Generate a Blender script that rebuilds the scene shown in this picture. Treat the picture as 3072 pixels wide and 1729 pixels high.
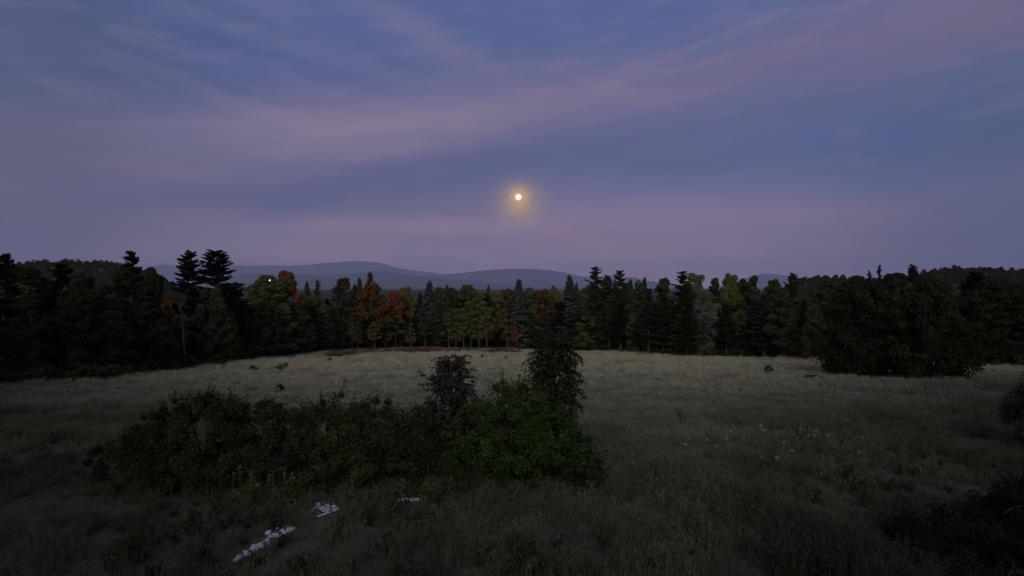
import bpy, math, random
import numpy as np
from mathutils import Vector, noise as mnoise

for o in list(bpy.data.objects):
    bpy.data.objects.remove(o)
SC = bpy.context.scene
COL = SC.collection
F = 2048.0            # focal length in photograph pixels (24 mm on a 36 mm sensor, 3072 px wide)
CX, CY = 1536.0, 865.0
CAM_Z = 6.5

# ------------------------------------------------------------------ camera
cam = bpy.data.cameras.new('camera')
cam.lens = 24.0
cam.sensor_width = 36.0
cam.clip_start = 0.1
cam.clip_end = 200000.0
co = bpy.data.objects.new('camera', cam)
COL.objects.link(co)
co.location = (0, 0, CAM_Z)
co.rotation_euler = (math.pi / 2, 0, 0)
SC.camera = co

SC.render.engine = 'CYCLES'
SC.cycles.use_denoising = True
SC.cycles.max_bounces = 6
SC.cycles.diffuse_bounces = 2
SC.cycles.glossy_bounces = 1
SC.cycles.transmission_bounces = 2
SC.cycles.volume_bounces = 3
SC.cycles.transparent_max_bounces = 8
SC.view_settings.view_transform = 'Standard'
SC.view_settings.look = 'None'
SC.view_settings.exposure = 0.0
SC.view_settings.gamma = 1.0
SC.view_settings.use_curve_mapping = False

# ------------------------------------------------------------------ node expression helper
class E:
    """a float socket with arithmetic"""
    def __init__(s, nt, v): s.nt, s.v = nt, v
    def _m(s, op, *a):
        n = s.nt.nodes.new('ShaderNodeMath'); n.operation = op
        for i, q in enumerate((s,) + a):
            q = q.v if isinstance(q, E) else q
            if isinstance(q, (int, float)): n.inputs[i].default_value = q
            else: s.nt.links.new(q, n.inputs[i])
        return E(s.nt, n.outputs[0])
    def __add__(s, o): return s._m('ADD', o)
    def __sub__(s, o): return s._m('SUBTRACT', o)
    def __mul__(s, o): return s._m('MULTIPLY', o)
    def __truediv__(s, o): return s._m('DIVIDE', o)
    def exp(s): return s._m('EXPONENT')
    def mx(s, o): return s._m('MAXIMUM', o)
    def mn(s, o): return s._m('MINIMUM', o)
    def sq(s): return s._m('MULTIPLY', s)
    def smooth(s, a, b):
        n = s.nt.nodes.new('ShaderNodeMapRange'); n.interpolation_type = 'SMOOTHSTEP'
        s.nt.links.new(s.v, n.inputs[0])
        n.inputs[1].default_value = a; n.inputs[2].default_value = b
        return E(s.nt, n.outputs[0])

def srgb(r, g, b):
    def f(c):
        c /= 255.0
        return c / 12.92 if c <= 0.04045 else ((c + 0.055) / 1.055) ** 2.4
    return (f(r), f(g), f(b), 1.0)

def mixc(nt, fac, a, b):
    n = nt.nodes.new('ShaderNodeMix'); n.data_type = 'RGBA'; n.clamp_factor = True
    for s, q in ((n.inputs[0], fac), (n.inputs[6], a), (n.inputs[7], b)):
        q = q.v if isinstance(q, E) else q
        if isinstance(q, (int, float, tuple)): s.default_value = q
        else: nt.links.new(q, s)
    return n.outputs[2]

def noise(nt, vec, scale, detail=4.0, rough=0.55, dist=0.0):
    n = nt.nodes.new('ShaderNodeTexNoise'); n.noise_dimensions = '3D'
    if vec is not None: nt.links.new(vec, n.inputs['Vector'])
    n.inputs['Scale'].default_value = scale; n.inputs['Detail'].default_value = detail
    n.inputs['Roughness'].default_value = rough; n.inputs['Distortion'].default_value = dist
    return E(nt, n.outputs[0])

def comb(nt, x, y, z=0.0):
    n = nt.nodes.new('ShaderNodeCombineXYZ')
    for i, q in enumerate((x, y, z)):
        q = q.v if isinstance(q, E) else q
        if isinstance(q, (int, float)): n.inputs[i].default_value = q
        else: nt.links.new(q, n.inputs[i])
    return n.outputs[0]

# ------------------------------------------------------------------ sky (dusk, thin cloud sheets lit pink, moon aureole)
MOON = (1555.0, 592.0)
def sky_uv(px, py):                      # photograph direction -> azimuth, tan(elevation)
    a = (px - CX) / F
    return math.atan(a), (CY - py) / F * math.cos(math.atan(a))

def build_world():
    w = bpy.data.worlds.new('World'); SC.world = w; w.use_nodes = True
    nt = w.node_tree; nt.nodes.clear()
    tc = nt.nodes.new('ShaderNodeTexCoord')
    sp = nt.nodes.new('ShaderNodeSeparateXYZ'); nt.links.new(tc.outputs['Generated'], sp.inputs[0])
    X, Y, Z = (E(nt, sp.outputs[i]) for i in range(3))
    R = (X.sq() + Y.sq())._m('SQRT')
    U = X._m('ARCTAN2', Y)
    T = (Z / R.mx(0.02)).mx(-0.2).mn(6.0)
    # slow warp so that no band keeps a clean edge
    wv = comb(nt, U * 2.2, T * 5.0)
    w1 = noise(nt, wv, 1.6, 3.0, 0.5) - 0.5
    w2 = noise(nt, comb(nt, U * 2.2 + 7.3, T * 5.0), 2.1, 3.0, 0.5) - 0.5
    w3 = noise(nt, comb(nt, U * 9.0, T * 26.0), 1.0, 4.0, 0.6) - 0.5
    Uw = U + w1 * 0.09 + w3 * 0.02
    Tw = T + w2 * 0.032 + w3 * 0.010
    def blob(px, py, ang, ln, wd):       # ang in degrees, positive rises to the right; ln, wd in px
        u0, t0 = sky_uv(px, py); c, s = math.cos(math.radians(ang)), math.sin(math.radians(ang))
        du = Uw - u0; dt = Tw - t0
        a = (du * c + dt * s) * (F / ln); b = (dt * c - du * s) * (F / wd)
        return ((a.sq() + b.sq()) * -1.0).exp()
    # vertical base gradient
    ramp = nt.nodes.new('ShaderNodeValToRGB'); cr = ramp.color_ramp; cr.interpolation = 'EASE'
    nt.links.new((Tw * (1 / 1.6) + 0.05).v, ramp.inputs[0])
    stops = [(0.0, srgb(206, 168, 178)), (0.05, srgb(224, 180, 190)), (0.10, srgb(154, 132, 154)), (0.17, srgb(98, 105, 144)),
             (0.28, srgb(84, 98, 143)), (0.5, srgb(92, 104, 143)), (1.0, srgb(104, 112, 148))]
    cr.elements[0].position, cr.elements[0].color = stops[0]
    cr.elements[1].position, cr.elements[1].color = stops[-1]
    for p, c in stops[1:-1]:
        e = cr.elements.new(p); e.color = c
    C = ramp.outputs[0]
    # streaked cirrus: noise stretched along the wind direction
    def streak(ang, sx, sy, off=0.0, det=5.0):
        c, s = math.cos(math.radians(ang)), math.sin(math.radians(ang))
        return noise(nt, comb(nt, (Uw * c + Tw * s) * sx + off, (Tw * c - Uw * s) * sy), 1.0, det, 0.55, 0.3)
    def layer(C, mask, col, k=1.0, tex=None):
        m = mask * k
        if tex is not None: m = m * tex
        return mixc(nt, m, C, srgb(*col))
    sA = streak(-17, 3.2, 20.0)
    sB = streak(9, 3.0, 16.0, 3.7)
    tA = sA.smooth(0.42, 0.70)
    tB = sB.smooth(0.30, 0.70)
    # deep blue upper left with long pale streaks
    C = layer(C, blob(420, 180, -14, 1000, 260), (66, 85, 132), 0.95)
    C = layer(C, blob(60, 320, -8, 420, 200), (80, 88, 122), 0.6)
    C = layer(C, blob(350, 230, -17, 1100, 330), (104, 112, 140), 0.36, tA)
    C = layer(C, blob(500, 225, -16, 480, 30), (118, 114, 142), 0.55, tA * 0.7 + 0.3)
    C = layer(C, blob(1500, 40, 0, 900, 90), (82, 98, 144), 0.6)
    C = layer(C, blob(120, 110, -13, 330, 26), (96, 104, 132), 0.6)
    C = layer(C, blob(880, 110, -19, 430, 44), (112, 116, 146), 0.55, tA * 0.6 + 0.4)
    C = layer(C, blob(640, 60, -15, 300, 24), (100, 110, 146), 0.5)
    C = layer(C, blob(1290, 120, -26, 260, 40), (122, 114, 148), 0.55)
    C = layer(C, blob(820, 235, -10, 330, 34), (76, 92, 144), 0.7)
    C = layer(C, blob(1230, 290, 2, 260, 20), (88, 94, 140), 0.6)
    C = layer(C, blob(200, 420, -8, 380, 40), (86, 94, 128), 0.5)
    fA = streak(-18, 5.0, 42.0, 2.2, 5.0).smooth(0.44, 0.68)
    fB = streak(-12, 5.0, 34.0, 8.8, 6.0).smooth(0.48, 0.66)
    C = layer(C, blob(500, 190, -16, 1100, 300), (116, 120, 146), 0.28, fA)
    C = layer(C, blob(500, 190, -16, 1200, 320), (64, 82, 128), 0.40, fB)
    # the broad pink sheet: left middle -> centre -> upper right
    C = layer(C, blob(1050, 410, 6, 640, 110), (144, 126, 148), 1.0, tB * 0.4 + 0.65)
    C = layer(C, blob(420, 510, -4, 560, 70), (122, 112, 132), 0.9, tB * 0.5 + 0.5)
    C = layer(C, blob(640, 535, -7, 260, 18), (136, 118, 142), 0.5)
    C = layer(C, blob(1750, 300, 10, 420, 90), (128, 116, 142), 0.7, tB * 0.5 + 0.5)
    C = layer(C, blob(1840, 275, -22, 150, 22), (136, 116, 142), 0.55)
    C = layer(C, blob(2200, 190, 14, 420, 60), (114, 106, 136), 0.6, tB * 0.6 + 0.4)
    C = layer(C, blob(2960, 60, 10, 620, 130), (122, 104, 124), 0.95, tB * 0.3 + 0.7)
    fC = streak(13, 8.0, 46.0, 4.4, 6.0).smooth(0.46, 0.66)
    C = layer(C, blob(1900, 240, 12, 1300, 190), (142, 118, 144), 0.30, fC)
    C = layer(C, blob(1900, 240, 12, 1500, 260), (88, 98, 138), 0.35, streak(10, 4.0, 30.0, 9.9, 6.0).smooth(0.50, 0.68))
    # slate band under it
    C = layer(C, blob(1420, 492, 8, 600, 62), (88, 93, 130), 0.95)
    C = layer(C, blob(2000, 470, 2, 480, 70), (88, 97, 136), 0.6)
    C = layer(C, blob(830, 590, 4, 560, 60), (92, 96, 130), 0.9)
    C = layer(C, blob(2850, 400, -3, 620, 190), (72, 92, 134), 0.9)
    C = layer(C, blob(2250, 440, 8, 600, 70), (94, 102, 142), 0.6, tB)
    C = layer(C, blob(2600, 560, 0, 600, 36), (92, 106, 142), 0.5, tB)
    # thin rosy streaks close to the horizon
    C = layer(C, blob(1350, 685, 1, 480, 22), (176, 140, 156), 0.7, tB * 0.5 + 0.5)
    C = layer(C, blob(1720, 710, -12, 200, 14), (174, 138, 154), 0.5)
    C = layer(C, blob(2300, 670, -1, 650, 34), (146, 124, 148), 0.6)
    C = layer(C, blob(60, 700, 0, 420, 140), (98, 98, 122), 0.85)  # from here: edges and corners darkened, lens falloff painted into the sky
    C = layer(C, blob(3050, 720, 0, 420, 140), (88, 92, 120), 0.85)
    C = layer(C, blob(0, 0, 0, 420, 330), (70, 84, 118), 0.6)
    C = layer(C, blob(3100, 520, 0, 300, 420), (74, 86, 118), 0.55)
    C = layer(C, blob(-20, 420, 0, 300, 300), (86, 88, 112), 0.6)
    # fine mottling of the cloud sheet
    fine = streak(6, 9.0, 44.0, 1.3, 6.0).smooth(0.25, 0.8)
    C = mixc(nt, (fine - 0.45) * 0.22, C, srgb(158, 140, 166))
    # moon aureole in the thin cloud
    mu, mt = sky_uv(*MOON)
    el = math.atan(mt)
    mdir = Vector((math.sin(mu) * math.cos(el), math.cos(mu) * math.cos(el), math.sin(el)))
    vm = nt.nodes.new('ShaderNodeVectorMath'); vm.operation = 'DISTANCE'
    nt.links.new(tc.outputs['Generated'], vm.inputs[0]); vm.inputs[1].default_value = mdir
    D = E(nt, vm.outputs['Value']) * F          # px from the moon's centre
    n2 = nt.nodes.new('ShaderNodeVectorMath'); n2.operation = 'DISTANCE'
    nt.links.new(tc.outputs['Generated'], n2.inputs[0]); n2.inputs[1].default_value = (mdir - Vector((0, 0, 0.010))).normalized()
    D2 = E(nt, n2.outputs['Value']) * F
    C = mixc(nt, ((D2 * (1 / 56.0)).sq() * -1.0).exp() * (streak(4, 14.0, 50.0, 5.1, 4.0) * 1.3 + 0.12), C, srgb(196, 160, 118))
    C = mixc(nt, ((D * (1 / 24.0)).sq() * -1.0).exp() * 0.9, C, srgb(232, 190, 120))
    # afterglow low in the west, behind the camera
    west = (Y * -1.0).smooth(0.1, 1.0)
    low = ((T - 0.10).sq() * -5.0).exp()
    C = mixc(nt, west * low * 0.85, C, (0.95, 0.62, 0.50, 1.0))
    C = mixc(nt, west * 0.35, C, (0.42, 0.40, 0.46, 1.0))
    # below the horizon
    bg = nt.nodes.new('ShaderNodeBackground'); bg.inputs[1].default_value = 1.0
    out = nt.nodes.new('ShaderNodeOutputWorld')
    nt.links.new(C, bg.inputs[0]); nt.links.new(bg.outputs[0], out.inputs[0])
    bg.inputs[1].default_value = 1.08
    w.cycles.sampling_method = 'MANUAL'; w.cycles.sample_map_resolution = 512
    return mdir
MDIR = build_world()

# the soft directional part of the western afterglow, from behind the camera
sl = bpy.data.lights.new('sun', 'SUN')
sl.energy = 2.0; sl.angle = math.radians(30); sl.color = (1.0, 0.86, 0.74)
so = bpy.data.objects.new('sun', sl); COL.objects.link(so)
SUN_EL, SUN_AZ = math.radians(21), math.radians(4)   # light travels towards +Y, slightly to the right
so.rotation_euler = (math.pi / 2 - SUN_EL, 0, -SUN_AZ)
so.location = (0, -60, 60)

# ------------------------------------------------------------------ materials
MATS = {}
def new_mat(name):
    m = bpy.data.materials.new(name); m.use_nodes = True
    m.node_tree.nodes.clear()
    MATS[name] = m
    return m, m.node_tree

def leaf_mat(name, a, b, c=None, lo=0.0, hi=1.0, trans=0.25):
    """a..b by the leaf's own tint attribute, c = scattered odd leaves"""
    m, nt = new_mat(name)
    at = nt.nodes.new('ShaderNodeAttribute'); at.attribute_name = 'tint'
    t = E(nt, at.outputs['Fac']).smooth(lo, hi)
    col = mixc(nt, t, (*a, 1), (*b, 1))
    geo = nt.nodes.new('ShaderNodeNewGeometry')
    if c is not None:
        n = E(nt, geo.outputs['Random Per Island']).smooth(0.86, 0.93)
        col = mixc(nt, n, col, (*c, 1))
    k = noise(nt, geo.outputs['Position'], 0.45, 2.0).smooth(0.25, 0.75)
    col = mixc(nt, k * 0.35, col, (a[0] * 0.55 + b[0] * 0.2, a[1] * 0.55 + b[1] * 0.2, a[2] * 0.6 + b[2] * 0.2, 1))
    d = nt.nodes.new('ShaderNodeBsdfDiffuse'); nt.links.new(col, d.inputs[0])
    tr = nt.nodes.new('ShaderNodeBsdfTranslucent'); nt.links.new(col, tr.inputs[0])
    mx = nt.nodes.new('ShaderNodeMixShader'); mx.inputs[0].default_value = trans
    nt.links.new(d.outputs[0], mx.inputs[1]); nt.links.new(tr.outputs[0], mx.inputs[2])
    out = nt.nodes.new('ShaderNodeOutputMaterial'); nt.links.new(mx.outputs[0], out.inputs[0])
    return m

def rough_mat(name, a, b, scale=3.0, bump=0.4, detail=6.0, stretch=(1, 1, 1)):
    m, nt = new_mat(name)
    tc = nt.nodes.new('ShaderNodeTexCoord')
    mp = nt.nodes.new('ShaderNodeMapping'); nt.links.new(tc.outputs['Object'], mp.inputs[0]); mp.inputs['Scale'].default_value = stretch
    n = noise(nt, mp.outputs[0], scale, detail, 0.6)
    col = mixc(nt, n.smooth(0.3, 0.7), (*a, 1), (*b, 1))
    p = nt.nodes.new('ShaderNodeBsdfPrincipled'); nt.links.new(col, p.inputs['Base Color'])
    p.inputs['Roughness'].default_value = 0.9; p.inputs['Specular IOR Level'].default_value = 0.2
    bp = nt.nodes.new('ShaderNodeBump'); bp.inputs['Strength'].default_value = bump; bp.inputs['Distance'].default_value = 0.05
    nt.links.new(n.v, bp.inputs['Height']); nt.links.new(bp.outputs[0], p.inputs['Normal'])
    out = nt.nodes.new('ShaderNodeOutputMaterial'); nt.links.new(p.outputs[0], out.inputs[0])
    return m

def emit_mat(name, col, s):
    m, nt = new_mat(name)
    e = nt.nodes.new('ShaderNodeEmission'); e.inputs[0].default_value = (*col, 1); e.inputs[1].default_value = s
    out = nt.nodes.new('ShaderNodeOutputMaterial'); nt.links.new(e.outputs[0], out.inputs[0])
    return m

leaf_mat('pine', (0.035, 0.049, 0.024), (0.068, 0.089, 0.035), (0.08, 0.07, 0.03))
leaf_mat('pine_warm', (0.052, 0.062, 0.026), (0.111, 0.111, 0.042), (0.11, 0.08, 0.03))
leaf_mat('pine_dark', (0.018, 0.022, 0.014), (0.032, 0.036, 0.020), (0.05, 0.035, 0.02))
leaf_mat('spruce', (0.036, 0.057, 0.039), (0.065, 0.091, 0.058))
leaf_mat('grey_needle', (0.060, 0.067, 0.060), (0.102, 0.108, 0.096))
leaf_mat('green', (0.040, 0.066, 0.020), (0.072, 0.111, 0.033), (0.12, 0.11, 0.03))
leaf_mat('deep_green', (0.020, 0.034, 0.014), (0.036, 0.054, 0.020), (0.08, 0.07, 0.03))
leaf_mat('olive', (0.055, 0.060, 0.024), (0.090, 0.085, 0.034), (0.13, 0.08, 0.03))
leaf_mat('shaded_olive', (0.018, 0.020, 0.010), (0.034, 0.032, 0.015), (0.045, 0.034, 0.015))  # olive darkened, edge shade put into the leaf colour
leaf_mat('brown', (0.032, 0.030, 0.020), (0.054, 0.044, 0.028), (0.05, 0.06, 0.03))
leaf_mat('rust', (0.051, 0.032, 0.017), (0.106, 0.044, 0.022), (0.12, 0.10, 0.03))
leaf_mat('red_turning', (0.045, 0.060, 0.022), (0.220, 0.036, 0.032), (0.16, 0.06, 0.03), 0.42, 0.62)
leaf_mat('red', (0.120, 0.030, 0.021), (0.216, 0.036, 0.033), (0.18, 0.09, 0.03))
leaf_mat('orange_turning', (0.038, 0.041, 0.014), (0.115, 0.051, 0.017), (0.26, 0.06, 0.03), 0.25, 0.75)
leaf_mat('yellow_green', (0.068, 0.075, 0.019), (0.112, 0.105, 0.030), (0.16, 0.10, 0.03))
leaf_mat('aspen', (0.059, 0.071, 0.031), (0.093, 0.098, 0.043), (0.13, 0.09, 0.03))
leaf_mat('bush_bright', (0.016, 0.040, 0.011), (0.046, 0.088, 0.024), (0.070, 0.080, 0.026))
leaf_mat('bush_dark', (0.016, 0.028, 0.013), (0.030, 0.050, 0.019), (0.045, 0.055, 0.03))
leaf_mat('shaded_green', (0.012, 0.020, 0.009), (0.024, 0.034, 0.014), (0.03, 0.026, 0.012))  # deep_green darkened for the outer trees, edge shade put into the colour
leaf_mat('thicket', (0.010, 0.014, 0.008), (0.022, 0.026, 0.013), (0.04, 0.03, 0.015))  # near-black leaves of the thicket added to darken the corner
leaf_mat('bush_mid', (0.024, 0.036, 0.015), (0.045, 0.060, 0.023), (0.07, 0.075, 0.03))
leaf_mat('purple', (0.040, 0.036, 0.034), (0.080, 0.062, 0.060), (0.05, 0.06, 0.03))
leaf_mat('ash', (0.018, 0.030, 0.016), (0.038, 0.056, 0.026), (0.09, 0.08, 0.05))
leaf_mat('milkweed', (0.067, 0.073, 0.017), (0.146, 0.118, 0.039), (0.22, 0.13, 0.05))
leaf_mat('dry_head', (0.150, 0.130, 0.100), (0.280, 0.250, 0.200))
leaf_mat('pale_flower', (0.220, 0.220, 0.120), (0.420, 0.420, 0.260))
leaf_mat('stalk_leaf', (0.090, 0.130, 0.030), (0.180, 0.220, 0.060))
leaf_mat('bracken', (0.070, 0.046, 0.034), (0.125, 0.078, 0.055), (0.10, 0.08, 0.04))
leaf_mat('far_wood', (0.030, 0.030, 0.022), (0.055, 0.050, 0.032))
rough_mat('bark', (0.020, 0.017, 0.014), (0.050, 0.045, 0.038), 6.0, 0.5, 6.0, (1, 1, 0.25))
rough_mat('pale_bark', (0.040, 0.038, 0.034), (0.085, 0.082, 0.076), 5.0, 0.3, 6.0, (1, 1, 2.5))
rough_mat('stone', (0.27, 0.29, 0.34), (0.56, 0.60, 0.72), 16.0, 0.5)
rough_mat('dark_stone', (0.020, 0.016, 0.014), (0.050, 0.038, 0.032), 4.0, 0.7)
rough_mat('stem', (0.070, 0.065, 0.030), (0.12, 0.10, 0.05), 20.0, 0.1)
rough_mat('dirt', (0.060, 0.046, 0.034), (0.12, 0.095, 0.07), 9.0, 0.5)
rough_mat('metal_pole', (0.02, 0.02, 0.018), (0.04, 0.04, 0.035), 20.0, 0.05)
rough_mat('mountain', (0.060, 0.072, 0.060), (0.105, 0.112, 0.090), 0.0013, 0.0)
rough_mat('hill_soil', (0.025, 0.028, 0.018), (0.045, 0.045, 0.028), 0.05, 0.0)
emit_mat('moonlight', (1.0, 0.90, 0.62), 1.6)
emit_mat('lamp_glow', (1.0, 0.97, 0.85), 2.5)

# field colour: straw and greener rank growth, darkened near and sideways with painted-in shade
def field_colour(nt):
    geo = nt.nodes.new('ShaderNodeNewGeometry')
    sp = nt.nodes.new('ShaderNodeSeparateXYZ'); nt.links.new(geo.outputs['Position'], sp.inputs[0])
    X, Y = E(nt, sp.outputs[0]), E(nt, sp.outputs[1])
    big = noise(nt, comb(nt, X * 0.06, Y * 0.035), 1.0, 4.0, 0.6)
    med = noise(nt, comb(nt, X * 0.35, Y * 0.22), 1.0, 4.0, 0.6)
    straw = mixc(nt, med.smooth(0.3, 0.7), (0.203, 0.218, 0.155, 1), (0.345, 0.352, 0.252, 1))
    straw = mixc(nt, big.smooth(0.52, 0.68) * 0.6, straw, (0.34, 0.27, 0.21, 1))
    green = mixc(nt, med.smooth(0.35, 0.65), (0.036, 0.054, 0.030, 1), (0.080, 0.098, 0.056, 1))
    side = (X._m('ABSOLUTE') / Y.mx(10.0) - 0.24) * 65.0        # light falloff painted in as dark growth towards both edges
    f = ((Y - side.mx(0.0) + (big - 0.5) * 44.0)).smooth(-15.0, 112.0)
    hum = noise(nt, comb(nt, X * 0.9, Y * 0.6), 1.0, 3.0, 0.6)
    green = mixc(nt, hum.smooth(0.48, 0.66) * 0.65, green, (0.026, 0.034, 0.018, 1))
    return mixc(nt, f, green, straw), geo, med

def field_mats():
    m, nt = new_mat('field')
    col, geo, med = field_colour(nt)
    p = nt.nodes.new('ShaderNodeBsdfDiffuse')
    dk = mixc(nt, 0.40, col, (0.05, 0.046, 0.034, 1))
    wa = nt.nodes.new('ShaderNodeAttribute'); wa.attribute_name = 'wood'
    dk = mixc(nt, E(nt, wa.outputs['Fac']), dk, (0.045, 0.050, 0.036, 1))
    nt.links.new(dk, p.inputs[0])
    bn = noise(nt, geo.outputs['Position'], 2.4, 6.0, 0.65)
    bp = nt.nodes.new('ShaderNodeBump'); bp.inputs['Strength'].default_value = 0.8; bp.inputs['Distance'].default_value = 0.25
    nt.links.new(bn.v, bp.inputs['Height']); nt.links.new(bp.outputs[0], p.inputs['Normal'])
    out = nt.nodes.new('ShaderNodeOutputMaterial'); nt.links.new(p.outputs[0], out.inputs[0])
    m, nt = new_mat('grass')
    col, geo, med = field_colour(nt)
    n = E(nt, geo.outputs['Random Per Island'])
    col = mixc(nt, n.smooth(0.75, 1.0) * 0.3, col, (0.30, 0.26, 0.18, 1))
    d = nt.nodes.new('ShaderNodeBsdfDiffuse'); nt.links.new(col, d.inputs[0])
    tr = nt.nodes.new('ShaderNodeBsdfTranslucent'); nt.links.new(col, tr.inputs[0])
    mx = nt.nodes.new('ShaderNodeMixShader'); mx.inputs[0].default_value = 0.3
    nt.links.new(d.outputs[0], mx.inputs[1]); nt.links.new(tr.outputs[0], mx.inputs[2])
    out = nt.nodes.new('ShaderNodeOutputMaterial'); nt.links.new(mx.outputs[0], out.inputs[0])
field_mats()

# ------------------------------------------------------------------ mesh helpers
class MB:
    """numpy mesh collector of quads and tris"""
    def __init__(s): s.v, s.q, s.t, s.tint, s.n = [], [], [], [], 0
    def leaves(s, c, a, b, tint, fold=None):
        """diamonds: centre c, half length axis a, half width axis b (all N x 3)"""
        n = len(c); v = np.stack([c - a, c + b * 1.0 - a * 0.1, c + a, c - b * 1.0 - a * 0.1], 1)
        if fold is not None: v[:, 2] += fold
        s.v.append(v.reshape(-1, 3)); idx = np.arange(n * 4).reshape(n, 4) + s.n
        s.q.append(idx); s.tint.append(np.broadcast_to(np.asarray(tint, float), (n,))); s.n += n * 4
    def tube(s, pts, rad, sides=6, tint=0.5):
        pts = np.asarray(pts, float); k = len(pts)
        d = np.gradient(pts, axis=0); d /= np.linalg.norm(d, axis=1)[:, None] + 1e-9
        ref = np.where(np.abs(d[:, 2:3]) > 0.9, np.array([[1.0, 0, 0]]), np.array([[0, 0, 1.0]]))
        e1 = np.cross(d, ref); e1 /= np.linalg.norm(e1, axis=1)[:, None] + 1e-9; e2 = np.cross(d, e1)
        th = np.linspace(0, 2 * np.pi, sides, endpoint=False)
        r = np.asarray(rad, float)[:, None, None]
        v = pts[:, None] + r * (np.cos(th)[None, :, None] * e1[:, None] + np.sin(th)[None, :, None] * e2[:, None])
        s.v.append(v.reshape(-1, 3))
        i = np.arange(k - 1)[:, None] * sides; j = np.arange(sides)[None]; j2 = (j + 1) % sides
        q = np.stack([i + j, i + j2, i + sides + j2, i + sides + j], -1).reshape(-1, 4) + s.n
        s.q.append(q); s.tint.append(np.full(len(q), tint)); s.n += k * sides
    def grid(s, P, tint=0.5):
        """P: n x m x 3"""
        n, m = P.shape[:2]; s.v.append(P.reshape(-1, 3))
        i = np.arange(n - 1)[:, None] * m; j = np.arange(m - 1)[None]
        q = np.stack([i + j, i + j + 1, i + m + j + 1, i + m + j], -1).reshape(-1, 4) + s.n
        s.q.append(q); s.tint.append(np.full(len(q), tint)); s.n += n * m
    def mesh(s, name, mat, smooth=False):
        v = np.concatenate(s.v).astype(np.float32); q = np.concatenate(s.q).astype(np.int32)
        me = bpy.data.meshes.new(name)
        me.vertices.add(len(v)); me.vertices.foreach_set('co', v.ravel())
        me.loops.add(q.size); me.loops.foreach_set('vertex_index', q.ravel())
        me.polygons.add(len(q)); me.polygons.foreach_set('loop_start', np.arange(len(q), dtype=np.int32) * 4)
        me.polygons.foreach_set('loop_total', np.full(len(q), 4, np.int32))
        if smooth: me.polygons.foreach_set('use_smooth', np.ones(len(q), bool))
        at = me.attributes.new('tint', 'FLOAT', 'FACE')
        at.data.foreach_set('value', np.concatenate(s.tint).astype(np.float32))
        me.update(calc_edges=True); me.validate()
        me.materials.append(MATS[mat])
        return me

def link(name, data, parent=None, mat=None):
    o = bpy.data.objects.new(name, data); COL.objects.link(o)
    if parent is not None: o.parent = parent
    if mat is not None:
        o.material_slots[0].link = 'OBJECT'; o.material_slots[0].material = MATS[mat]
    return o

def tag(o, label=None, cat=None, group=None, kind=None):
    if label: o['label'] = label
    if cat: o['category'] = cat
    if group: o['group'] = group
    if kind: o['kind'] = kind
    return o

def root(name, loc, label, cat, group=None, rz=0.0, sc=(1, 1, 1)):
    o = bpy.data.objects.new(name, None); COL.objects.link(o)
    o.empty_display_size = 0.2
    o.location = loc; o.rotation_euler = (0, 0, rz); o.scale = sc
    return tag(o, label, cat, group)

def unit(v): return v / (np.linalg.norm(v, axis=-1, keepdims=True) + 1e-9)
def rdir(rs, n): return unit(rs.normal(size=(n, 3)))

class VN:
    """smooth value noise on a lattice, for numpy arrays"""
    def __init__(s, seed): s.g = np.random.RandomState(seed).rand(257, 257)
    def __call__(s, x, y):
        x = np.asarray(x, float); y = np.asarray(y, float)
        xi = np.floor(x).astype(int); yi = np.floor(y).astype(int)
        fx, fy = x - xi, y - yi; fx = fx * fx * (3 - 2 * fx); fy = fy * fy * (3 - 2 * fy)
        a, b, c, d = xi % 256, yi % 256, (xi + 1) % 256, (yi + 1) % 256
        g = s.g
        return (g[a, b] * (1 - fx) + g[c, b] * fx) * (1 - fy) + (g[a, d] * (1 - fx) + g[c, d] * fx) * fy
    def fbm(s, x, y, o=4):
        r, k, t = 0.0, 0.5, 0.0
        for i in range(o):
            r = r + k * s(np.asarray(x) * 2 ** i + 17 * i, np.asarray(y) * 2 ** i + 9 * i); t += k; k *= 0.5
        return r / t
VN1, VN2 = VN(3), VN(11)

# distance of the wood's edge along the photograph's columns
EX = [-400, 0, 300, 500, 700, 900, 1000, 1200, 1500, 1650, 1800, 2000, 2200, 2400, 2600, 2950, 3500]
ED = [52, 70, 80, 95, 116, 148, 166, 186, 190, 184, 160, 148, 140, 130, 118, 104, 84]
def edge(px): return float(np.interp(px, EX, ED))

# ------------------------------------------------------------------ terrain
def gz(x, y):
    x = np.asarray(x, float); y = np.asarray(y, float)
    t = np.clip(y - 14.0, 0, None)
    z = -0.0621 * np.where(t < 12, t * t / 24.0, t - 6.0)
    far = -0.0621 * (205 - 20)
    z = np.where(y > 205, far - 3.0 * (1 - np.exp(-(y - 205) / 120.0)), z)
    amp = np.clip((y + 30) / 60, 0.2, 1)
    z = z + amp * (VN1.fbm(x * 0.045, y * 0.045, 3) - 0.5) * 0.7 * np.exp(-np.clip(y - 205, 0, None) / 200)
    z = z + (VN2.fbm(x * 0.4, y * 0.4, 2) - 0.5) * 0.36 * (np.hypot(x, y) < 260)
    return z

def at(px, d):                            # ground point below the photograph column px at depth d
    x = (px - CX) / F * d
    return x, d, float(gz(x, d))
def at_ground(px, py):                    # where the ray of a photograph pixel meets the ground
    lo, hi = 3.0, 400.0
    k = (py - CY) / F; a = (px - CX) / F
    d = lo
    while d < hi:
        if CAM_Z - k * d <= gz(a * d, d): break
        d += 0.1
    return a * d, d, float(gz(a * d, d))
def ztop(py, d): return CAM_Z + (CY - py) / F * d

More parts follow.
